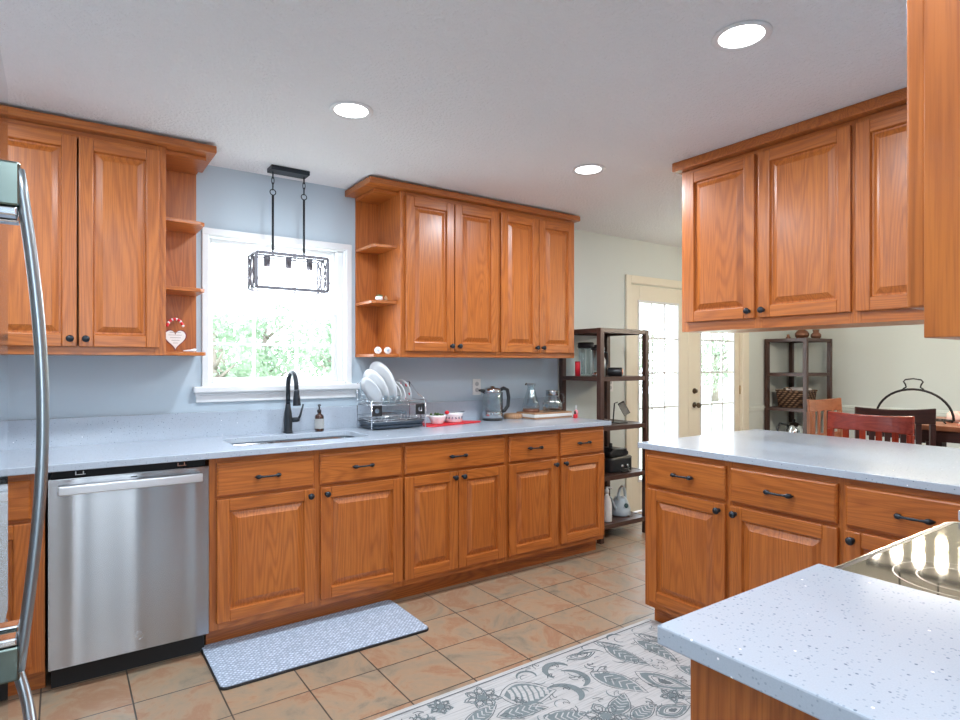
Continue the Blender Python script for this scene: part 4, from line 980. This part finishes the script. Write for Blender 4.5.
# ---------------------------------------------------------------- trinkets on the corner shelves
HZ = UZ0+.0185
t = thing('heart_plaque', 'white heart plaque with red bead hanger on the left corner shelf', 'ornament', (.474, 3.40, HZ)); t.scale = (1.12,)*3
pts = []
for k in range(40):
    a = 2*PI*k/40; pts.append((.0031*16*math.sin(a)**3*.95, .062+.0033*(13*math.cos(a)-5*math.cos(2*a)-2*math.cos(3*a)-math.cos(4*a))))
m = MB(); m.prism(pts, -.006, .006, axis='y'); m.build('heart_board', mat('dark_red_edge', (.22, .03, .035), .5), t)
m = MB(); m.prism([(x*.9, (z-.062)*.9+.062) for x, z in pts], -.0075, -.006, axis='y'); m.build('heart_face', mat('white_face', (.84, .82, .80), .5), t)
m = MB()
for i, (a, b) in enumerate(((-.024, .022), (-.028, .026), (-.022, .022), (-.016, .017), (-.010, .010))):
    m.box(a, -.0085, .088-.012*i, b, -.0078, .090-.012*i)
m.build('lettering_line', mat('grey_script', (.35, .33, .33), .6), t)
m1 = MB(); m2 = MB()
for k in range(15):
    a = R(20+140*k/14); (m1 if k % 3 else m2).ball((.034*math.cos(a), 0, .105+.045*math.sin(a)), .0065, 8)
m1.build('red_bead', RED, t); m2.build('white_bead', CHINA, t)
t = thing('white_shell', 'small white shell lying right of the heart plaque', 'ornament', (.535, 3.36, HZ))
MB().tube([(-.03, 0, .006), (0, 0, .007), (.022, 0, .009), (.03, 0, .013)], [.003, .005, .009, .005], 10).build('shell', CHINA, t)
Z2 = 1.7185
t = thing('succulent_pot', 'tiny succulent in a white pot on the right corner shelf', 'plant', (1.595, 3.37, Z2))
MB().lathe([(.001, 0), (.018, 0), (.024, .012), (.023, .026), (.019, .026), (.001, .02)]).build('pot', CHINA, t)
m = MB()
for k in range(14):
    a = k*2.4; q = .004+.0012*k; m.tube([(q*.6*math.cos(a), q*.6*math.sin(a), .022), (q*1.3*math.cos(a), q*1.3*math.sin(a), .036+.006*math.sin(k))], [.0045, .001], 6)
m.build('leaves', mat('succulent_green', (.07, .16, .07), .5, noise=.3), t)
t = thing('owl_figure', 'tiny tan figurine next to the succulent pot', 'ornament', (1.64, 3.37, Z2))
MB().lathe([(.001, 0), (.012, 0), (.015, .012), (.010, .024), (.008, .028), (.001, .036)]).build('figure', BOARD, t)
for x, lb in ((1.587, 'small round white dial ornament, left one on the bottom corner shelf'), (1.652, 'small round white dial ornament, right one on the bottom corner shelf')):
    t = thing('round_ornament', lb, 'ornament', (x, 3.37, HZ))
    MB().lathe([(.001, -.008), (.020, -.008), (.022, -.004), (.022, .006), (.018, .008), (.001, .006)], (0, 0, .0215), (-.2, -1, .15), 24).build('dial_body', CHINA, t)
    MB().lathe([(.008, .007), (.008, .009), (.001, .0092)], (0, 0, .0215), (-.2, -1, .15), 16).build('blue_centre', mat('pale_blue_centre', (.45, .60, .75), .4), t)

# ---------------------------------------------------------------- dining furniture
def chair(label, loc, rz, wd, dark=False):
    t = thing('dining_chair', label, 'chair', loc, rz)
    W_ = .47; h = 1.035; sz = .62
    # curved top rail
    def rail_(z0, z1, name, bow=.035, th=.022, ov=.0, lift=.012):
        m = MB(); rings = []
        n = 12
        for k in range(n+1):
            u = -1+2*k/n; x = u*(W_/2+ov); y = bow*(1-u*u)-.0; l = lift*(u*u)
            rings.append([(x, y-th/2, z0), (x, y+th/2, z0), (x, y+th/2+.008, z1+l), (x, y-th/2+.008, z1+l)])
        m.loft(rings, 'x', smooth=False); m.build(name, wd, t, .006)
    rail_(.925, 1.022, 'top_rail')
    rail_(.69, .73, 'lower_back_rail', .03)
    for sx in (-1, 1):
        m = MB(); x = sx*(W_/2-.018)
        m.loft([[(x-.016, a-.018, z), (x+.016, a-.018, z), (x+.016, a+.018, z), (x-.016, a+.018, z)] for a, z in ((.06, 0), (.01, .35), (-.005, .62), (.004, .926))], 'z', smooth=False)
        m.build('back_post', wd, t, .004)
        MB().loft([[(x-w_, -.40-w_, z), (x+w_, -.40-w_, z), (x+w_, -.40+w_, z), (x-w_, -.40+w_, z)] for w_, z in ((.014, 0), (.019, .598))], 'z', smooth=False).build('leg', wd, t, .003)
        MB().box(x-.010, -.38, .20, x+.010, .02, .23, 'y').build('side_stretcher', wd, t, .002)
    for k in range(4):
        x = -.135+.09*k; y = .03*(1-(x/.22)**2)
        MB().box(x-.017, y-.006, .728, x+.017, y+.006, .93, 'z').build('back_slat', wd, t, .002)
    m = MB(); m.box(-W_/2+.03, -.41, .555, W_/2-.03, -.39, .598, 'x').box(-W_/2+.03, -.02, .555, W_/2-.03, .0, .598, 'x'); m.build('apron', wd, t)
    MB().box(-W_/2+.02, -.40, .25, W_/2-.02, -.385, .28, 'x').build('foot_rail', wd, t, .002)
    MB().prism(rrect(-W_/2, -.44, W_/2, .0-.025, .03), .599, .625, 'y').build('seat', wd, t, .008)
    return t
chair('glossy red brown slatted chair right behind the peninsula', (3.98, 1.625, 0), -PI/2, CHERRY)
chair('very dark brown slatted chair between the red chair and the table', (4.69, 1.755, 0), R(123), ESPRESSO)
chair('lighter tan brown slatted chair at the far end of the table by the shelf', (5.395, 2.54, 0), R(-6), TANWOOD)
# table
t = thing('dining_table', 'dark counter height dining table at the right edge', 'table', (5.33, 1.36, 0))
MB().prism(rrect(-.43, -.68, .43, .68, .02), .875, .91, 'y').build('tabletop', TANWOOD, t, .004)
m = MB(); m.box(-.415, -.66, .80, -.395, .66, .8745, 'y').box(.395, -.66, .80, .415, .66, .8745, 'y').box(-.395, -.66, .80, .395, -.64, .8745, 'x').box(-.395, .64, .80, .395, .66, .8745, 'x'); m.build('apron', ESPRESSO, t)
for sy in (-.36, .36):
    m = MB(); m.box(-.05, sy-.05, .04, .05, sy+.05, .80, 'z').box(-.28, sy-.04, 0, .28, sy+.04, .04, 'x').box(-.3, sy-.03, .77, .3, sy+.03, .80, 'x'); m.build('pedestal', ESPRESSO, t, .004)
MB().box(-.02, -.31, .18, .02, .31, .24, 'y').build('stretcher', ESPRESSO, t, .003)
TZ = .9105
# wrought iron stand
t = thing('iron_basket_stand', 'black wrought iron arched basket stand with looped top handle on the table', 'basket', (5.14, 1.80, TZ))
WI = mat('wrought_iron', (.02, .02, .02), .5, .5)
m = MB(); pts = [(0, .245*math.cos(R(a)), .02+.215*math.sin(R(a))) for a in range(0, 181, 9)]; m.tube(pts, .0085, 8); m.build('arch', WI, t)
m = MB(); m.tube([(0, .075, .222), (0, .06, .24), (0, .045, .25), (0, .05, .27), (0, .062, .29), (0, .05, .305), (0, .0, .313), (0, -.05, .305), (0, -.062, .29), (0, -.05, .27), (0, -.045, .25), (0, -.06, .24), (0, -.075, .222)], .0055, 8); m.build('top_handle', WI, t)
m = MB(); m.tube([(.09*math.cos(R(a)), .245*math.sin(R(a)), .02) for a in range(0, 360, 15)], .005, 8, closed=True); m.tube([(-.06, 0, .001+.005), (-.06, 0, .02)], .005); 
for a in range(-200, 201, 50): m.tube([(-.08, a/1000, .02), (.08, a/1000, .02)], .003, 6)
for a, b in ((-.06, -.2), (-.06, .2), (.06, -.2), (.06, .2)): m.tube([(a, b, .02), (a*1.1, b*1.1, .004)], .005, 6)
m.build('base_grid', WI, t)
t = thing('magazine_stack', 'stack of pale magazines on the dining table at the right edge', 'magazines', (5.12, 1.36, TZ))
for i, (c, dz) in enumerate((((.75, .35, .25), 0), ((.80, .78, .72), .012), ((.78, .66, .45), .024), ((.84, .55, .48), .034))):
    MB().box(-.11+.01*i, -.15-.008*i, dz, .11+.01*i, .14-.008*i, dz+(.011 if i < 2 else .0095)).build('magazine', mat('magazine_%s' % 'abcd'[i], c, .5), t, .001)
t = thing('rumpled_napkin', 'rumpled pale pink napkin on the table beside the iron stand', 'napkin', (5.31, 1.57, TZ))
m = MB(); rng = random.Random(4); rings = []
for j, (q, z) in enumerate(((.075, 0), (.085, .02), (.070, .05), (.055, .065), (.02, .07))):
    rings.append([(q*(1+.18*math.sin(5*a+j))*math.cos(a), q*(1+.15*math.cos(4*a+2*j))*math.sin(a), z+(.012*math.sin(6*a+j) if j else 0)) for a in [2*PI*k/28 for k in range(28)]])
m.loft(rings); m.build('napkin', mat('pink_napkin', (.62, .42, .37), .9), t)
t = thing('pillar_candle', 'brown pillar candle on the table at the far right edge', 'candle', (5.46, 1.52, TZ))
MB().lathe([(.001, 0), (.045, 0), (.047, .004), (.047, .12), (.043, .125), (.03, .120), (.001, .118)]).build('wax', mat('brown_wax', (.16, .10, .06), .5), t)
MB().tube([(0, 0, .118), (.001, 0, .132)], .0012, 5).build('wick', BLACKPL, t)

# ---------------------------------------------------------------- kitchen mat and rug
def matmat():
    m = bpy.data.materials.new('grey_blue_woven_mat'); nt, N, L, b = nodes(m)
    tc = N.new('ShaderNodeTexCoord'); mp = N.new('ShaderNodeMapping'); mp.inputs['Rotation'].default_value = (0, 0, R(45)); L.new(tc.outputs['Object'], mp.inputs[0])
    v = N.new('ShaderNodeTexVoronoi'); v.inputs['Scale'].default_value = 62; v.inputs['Randomness'].default_value = .25; L.new(mp.outputs[0], v.inputs['Vector'])
    cr = N.new('ShaderNodeValToRGB'); e = cr.color_ramp.elements; e[0].position = .15; e[0].color = (.72, .82, .95, 1); e[1].position = .5; e[1].color = (.31, .38, .49, 1)
    L.new(v.outputs['Distance'], cr.inputs[0]); L.new(cr.outputs[0], b.inputs['Base Color']); b.inputs['Roughness'].default_value = .6
    bp = N.new('ShaderNodeBump'); bp.inputs['Distance'].default_value = .002; bp.inputs['Strength'].default_value = .6; bp.invert = True; L.new(v.outputs['Distance'], bp.inputs['Height']); L.new(bp.outputs[0], b.inputs['Normal'])
    return m
t = thing('kitchen_mat', 'grey blue anti fatigue mat on the tiles before the sink cabinet', 'mat', (.528, 2.600, 0), R(0))
MB().prism(rrect(0, 0, .985, .452, .03), .0, .010).build('mat_base', BLACKPL, t, .003)
MB().prism(rrect(.004, .005, .981, .448, .028), .0102, .0145).build('mat_surface', matmat(), t, .0025)

def rugmat():
    m = bpy.data.materials.new('ivory_rug_pile'); nt, N, L, b = nodes(m)
    tc = N.new('ShaderNodeTexCoord')
    mp = N.new('ShaderNodeMapping'); mp.inputs['Scale'].default_value = (6, 160, 1); L.new(tc.outputs['Object'], mp.inputs[0])
    n = N.new('ShaderNodeTexNoise'); n.inputs['Scale'].default_value = 1; n.inputs['Detail'].default_value = 3; L.new(mp.outputs[0], n.inputs['Vector'])
    n2 = N.new('ShaderNodeTexNoise'); n2.inputs['Scale'].default_value = 350; L.new(tc.outputs['Object'], n2.inputs['Vector'])
    cr = N.new('ShaderNodeValToRGB'); e = cr.color_ramp.elements; e[0].position = .36; e[0].color = (.38, .39, .39, 1); e[1].position = .5; e[1].color = (.52, .515, .51, 1)
    L.new(n.outputs['Fac'], cr.inputs[0]); L.new(cr.outputs[0], b.inputs['Base Color']); b.inputs['Roughness'].default_value = .95; b.inputs['Specular IOR Level'].default_value = .1
    bp = N.new('ShaderNodeBump'); bp.inputs['Distance'].default_value = .003; bp.inputs['Strength'].default_value = .5; L.new(n2.outputs['Fac'], bp.inputs['Height']); L.new(bp.outputs[0], b.inputs['Normal'])
    return m
RUGM = rugmat()
RG1 = mat('rug_sage_grey', (.185, .225, .235), .95, noise=.25, nscale=220)
RG2 = mat('rug_line_grey', (.13, .15, .16), .95, noise=.3, nscale=220)
t = thing('paisley_rug', 'ivory and grey paisley flower rug in the middle of the kitchen', 'rug', (0, 0, 0))
RX = (.08, 2.515, .66, 2.062)
MB().box(RX[0], RX[2], 0, RX[1], RX[3], .008).build('rug_pile', RUGM, t, .002)
PAT = MB(); zc = [.0083]
def poly(pts, mi, z):
    zc[0] += 2.5e-7; z += zc[0]-.0083
    vs = [PAT._v((min(max(x, RX[0]+.01), RX[1]-.01), min(max(y, RX[2]+.01), RX[3]-.01), z), 'x', (0, 0, 0)) for x, y in pts]
    try:
        f = PAT.bm.faces.new(vs); f.material_index = mi
        f.normal_update()
        if f.calc_area() < 1e-8: PAT.bm.faces.remove(f); return
        if f.normal.z < 0: f.normal_flip()
    except Exception: pass
def strip(pts, w_, mi, z, closed=False, taper=False):
    n = len(pts); L_ = []; R_ = []
    for i in range(n):
        a = Vector(pts[(i-1) % n] if closed else pts[max(i-1, 0)]); b = Vector(pts[(i+1) % n] if closed else pts[min(i+1, n-1)])
        d = (b-a); d = d.normalized() if d.length > 0 else Vector((1, 0)); q = Vector((-d.y, d.x))*w_*.5*((math.sin(PI*(i+.3)/n)**.7) if taper else 1)
        p = Vector(pts[i]); L_.append(p+q); R_.append(p-q)
    for i in range(n if closed else n-1):
        j = (i+1) % n; poly([L_[i], R_[i], R_[j], L_[j]], mi, z)
def shape(c, L_, W_, ang, bend=0, n=26, k=1.0, pw=.8):
    """closed leaf outline, tip along ang, curved by bend"""
    out = []; ca, sa = math.cos(ang), math.sin(ang)
    up = []; dn = []
    for i in range(n//2+1):
        s_ = i/(n//2); w_ = W_*.5*(math.sin(PI*s_**pw))*k
        x = (s_-.5)*L_*k; y0 = bend*L_*((s_-.5)**2*4-1)*.5
        up.append((x, y0+w_)); dn.append((x, y0-w_))
    for x, y in up+dn[::-1][1:-1]: out.append((c[0]+x*ca-y*sa, c[1]+x*sa+y*ca))
    return out
Zs = (.0084, .0087, .0090, .0093)
rr_ = random.Random(11)
def wob(p, a=.006):
    return [(x+rr_.uniform(-a, a), y+rr_.uniform(-a, a)) for x, y in p]
def leafm(c, L_, W_, ang, bend=0, style=0):
    strip(shape(c, L_, W_, ang, bend, k=1.18), .004, 2, Zs[0], True)
    if style == 0:      # solid leaf with pale veins
        poly(wob(shape(c, L_, W_, ang, bend), .003), 1, Zs[1])
        ca, sa = math.cos(ang), math.sin(ang)
        for s_ in (-.3, -.15, 0, .15, .3):
            for d in (-1, 1):
                a = (c[0]+s_*L_*ca-0*sa, c[1]+s_*L_*sa); b = (a[0]+(.12*L_)*ca-d*W_*.33*sa, a[1]+(.12*L_)*sa+d*W_*.33*ca)
                yo = bend*L_*((s_)**2*4-1)*.5
                strip([(a[0]-yo*sa, a[1]+yo*ca), (b[0]-yo*sa, b[1]+yo*ca)], .005, 0, Zs[2])
    elif style == 1:    # paisley ring with pale heart
        poly(wob(shape(c, L_, W_, ang, bend), .003), 1, Zs[1])
        poly(shape(c, L_, W_, ang, bend, k=.68), 0, Zs[2])
        strip(shape(c, L_, W_, ang, bend, k=.56), .0035, 2, Zs[3], True)
        poly(wob(shape(c, L_, W_, ang, bend, k=.34), .003), 2, Zs[3])
    elif style == 2:    # striped pod
        poly(shape(c, L_, W_, ang, bend), 1, Zs[1])
        ca, sa = math.cos(ang), math.sin(ang)
        for s_ in [-.36+.12*i for i in range(7)]:
            hw = W_*.5*math.sin(PI*(s_+.5)**.8)*.78
            strip([(c[0]+s_*L_*ca+hw*sa, c[1]+s_*L_*sa-hw*ca), (c[0]+(s_+.03)*L_*ca, c[1]+(s_+.03)*L_*sa), (c[0]+s_*L_*ca-hw*sa, c[1]+s_*L_*sa+hw*ca)], .016, 0, Zs[2])
    elif style == 3:    # outline only
        strip(shape(c, L_, W_, ang, bend, k=.9), .006, 1, Zs[1], True)
        strip(shape(c, L_, W_, ang, bend, k=.55), .004, 2, Zs[1], True)
def flower(c, r, n=7):
    for k in range(n):
        a = 2*PI*k/n+.3; p = (c[0]+r*.62*math.cos(a), c[1]+r*.62*math.sin(a))
        strip(wob(shape(p, r*.8, r*.55, a), .004), .006, 1, Zs[0], True)
        strip(wob(shape(p, r*.5, r*.3, a), .003), .004, 2, Zs[1], True)
    poly([(c[0]+r*.24*math.cos(t_*.5), c[1]+r*.24*math.sin(t_*.5)) for t_ in range(12)], 1, Zs[2])
    strip([(c[0]+r*.34*math.cos(t_*.4), c[1]+r*.34*math.sin(t_*.4)) for t_ in range(16)], .004, 2, Zs[2], True)
def curl(c, r, a0, a1, w_):
    n = 18; strip([(c[0]+(r*(1-.3*i/n))*math.cos(a0+(a1-a0)*i/n), c[1]+(r*(1-.3*i/n))*math.sin(a0+(a1-a0)*i/n)) for i in range(n+1)], w_, 1, Zs[1], taper=True)
#RUGDATA
MOTIFS = [  # (x, y, length, width, angle, bend, style)
    (2.07, 1.61, .23, .10, -1.22, .08, 1), (1.90, 1.72, .22, .10, -1.26, -.06, 0), (2.11, 1.86, .22, .075, -1.49, .14, 0), (2.25, 1.81, .24, .07, -1.65, -.12, 0),
    (1.54, 1.87, .20, .15, -.42, 0, 2), (1.56, 1.67, .15, .075, -.4, .1, 0), (1.78, 1.61, .15, .07, .47, .1, 0), (1.82, 1.52, .13, .06, .1, 0, 0), (1.44, 1.78, .18, .07, -.3, -.12, 0),
    (1.30, 1.86, .15, .06, .2, .1, 0), (1.30, 1.72, .16, .08, -.5, .1, 0), (1.94, 1.98, .13, .05, -.2, .2, 3), (2.12, 1.98, .12, .045, -.9, .2, 3), (2.34, 1.90, .16, .05, -1.2, .1, 3), (2.40, 1.70, .2, .08, -1.5, .1, 1), (2.24, 1.58, .16, .06, -1.3, .1, 0),
    (1.92, 1.46, .14, .07, -.2, 0, 1), (2.08, 1.40, .17, .08, -.9, .1, 0), (1.66, 1.42, .2, .09, .3, .1, 1), (1.20, 1.60, .2, .09, .5, .1, 0), (1.42, 1.52, .2, .09, -.6, .1, 2), (1.12, 1.76, .18, .07, .3, .1, 1), (2.30, 1.38, .2, .08, -1.2, .1, 0)]
for x, y, l, wd_, an, be, st in MOTIFS: leafm((x, y), l, wd_, an, be, st)
curl((1.77, 1.93), .075, 3.6, .2, .03); curl((1.65, 1.77), .085, 1.9, -1.2, .034); curl((1.75, 1.84), .085, 1.4, -1.4, .028); curl((1.62, 1.97), .05, 3.0, -.6, .014); curl((1.98, 1.92), .09, 2.6, .2, .010); curl((2.2, 2.0), .05, 3.0, .2, .012); curl((2.38, 1.80), .07, 1.6, -1.6, .016); curl((1.50, 1.76), .06, 2.9, .4, .016)
flower((1.37, 1.95), .075); flower((1.68, 1.58), .09, 6); flower((1.20, 1.99), .05, 6); flower((2.00, 1.53), .05, 5); flower((1.08, 1.92), .07, 6)
for i in range(110):
    x = rr_.uniform(.95, 2.48); y = rr_.uniform(1.4, 2.03); a = rr_.uniform(0, 6.3)
    strip([(x+.035*j/8*math.cos(a+.9*math.sin(j*.9)), y+.035*j/8*math.sin(a+.9*math.sin(j*.9))) for j in range(9)], rr_.uniform(.0025, .005), 2, Zs[0])
for i in range(60):
    x = rr_.uniform(1.0, 2.46); y = rr_.uniform(1.45, 2.02); a = rr_.uniform(0, 6.3)
    curl((x, y), rr_.uniform(.018, .04), a, a+rr_.uniform(2, 3.6), rr_.uniform(.003, .007))
for i in range(34):
    x = rr_.uniform(.2, 2.4) if i % 2 else rr_.uniform(.2, .9); y = rr_.uniform(.78, 1.30) if x > .95 else rr_.uniform(.78, 1.95)
    leafm((x, y), rr_.uniform(.14, .28), rr_.uniform(.07, .11), rr_.uniform(-1.5, 1.5), rr_.uniform(-.15, .15), rr_.choice([0, 1, 2, 0]))
strip([(RX[0]+.02, RX[3]-.028), (RX[1]-.02, RX[3]-.028)], .005, 2, Zs[0])
PAT.build('woven_pattern', [RUGM, RG1, RG2], t)

# ---------------------------------------------------------------- garden outside the windows
tag(MB().box(-6, YW+.16, -.12, 22, 40, -.05).build('lawn', mat('lawn_green', (.42, .47, .36), .9, noise=.3, nscale=8), None), 'pale sunlit lawn outside the windows', 'lawn')
LEAFM = mat('tree_leaf_green', (.33, .42, .30), .7, noise=.25, nscale=4)
BARK = mat('tree_bark', (.22, .18, .15), .8, noise=.3)
def tree(label, x, y, h, r, seed):
    rg_ = random.Random(seed); t = thing('garden_tree', label, 'tree', (x, y, -.03))
    m = MB(); m.tube([(0, 0, 0), (.05, .03, h*.3), (-.04, 0, h*.6), (0, 0, h*.85)], [.12, .10, .07, .03], 10)
    for k in range(5):
        a = rg_.uniform(0, 6.3); m.tube([(0, 0, h*(.3+.1*k)), (r*.5*math.cos(a), r*.5*math.sin(a), h*(.45+.09*k))], [.05, .015], 6)
    m.build('trunk', BARK, t)
    m = MB()
    for k in range(26):
        a = rg_.uniform(0, 6.3); q = r*rg_.uniform(.1, .9); z = h*rg_.uniform(.25, .92); c = Vector((q*math.cos(a), q*math.sin(a), z)); cr_ = r*rg_.uniform(.22, .4)
        for j in range(90):
            d = Vector((rg_.gauss(0, 1), rg_.gauss(0, 1), rg_.gauss(0, 1))).normalized()*cr_*rg_.uniform(.5, 1)
            p = c+d; u = Vector((rg_.gauss(0, 1), rg_.gauss(0, 1), rg_.gauss(0, 1))).normalized(); v = u.cross(Vector((.3, .5, .8))).normalized(); s_ = .07
            vs = [m._v(tuple(p+u*s_*a_+v*s_*.5*b_), 'z', (0, 0, 0)) for a_, b_ in ((-1, 0), (0, 1), (1, 0), (0, -1))]
            m.bm.faces.new(vs)
    m.build('foliage', LEAFM, t)
tree('leafy tree seen through the left part of the sink window', 2.45, 12.6, 2.5, 1.0, 1)
tree('leafy tree seen through the middle of the sink window', 3.95, 14.5, 2.8, 1.2, 2)
tree('leafy tree seen through the right part of the sink window', 4.9, 12.2, 2.5, 1.1, 3)
tree('leafy tree standing behind the left and middle garden trees', 3.5, 17.0, 2.9, 1.3, 6)
tree('leafy tree at the right end of the row behind the sink window', 6.9, 16.5, 2.9, 1.4, 7)
tree('leafy tree far behind the left french door', 15.0, 13.4, 2.3, 1.5, 4)
tree('leafy tree far behind the right french door', 19.5, 13.0, 2.3, 1.5, 5)
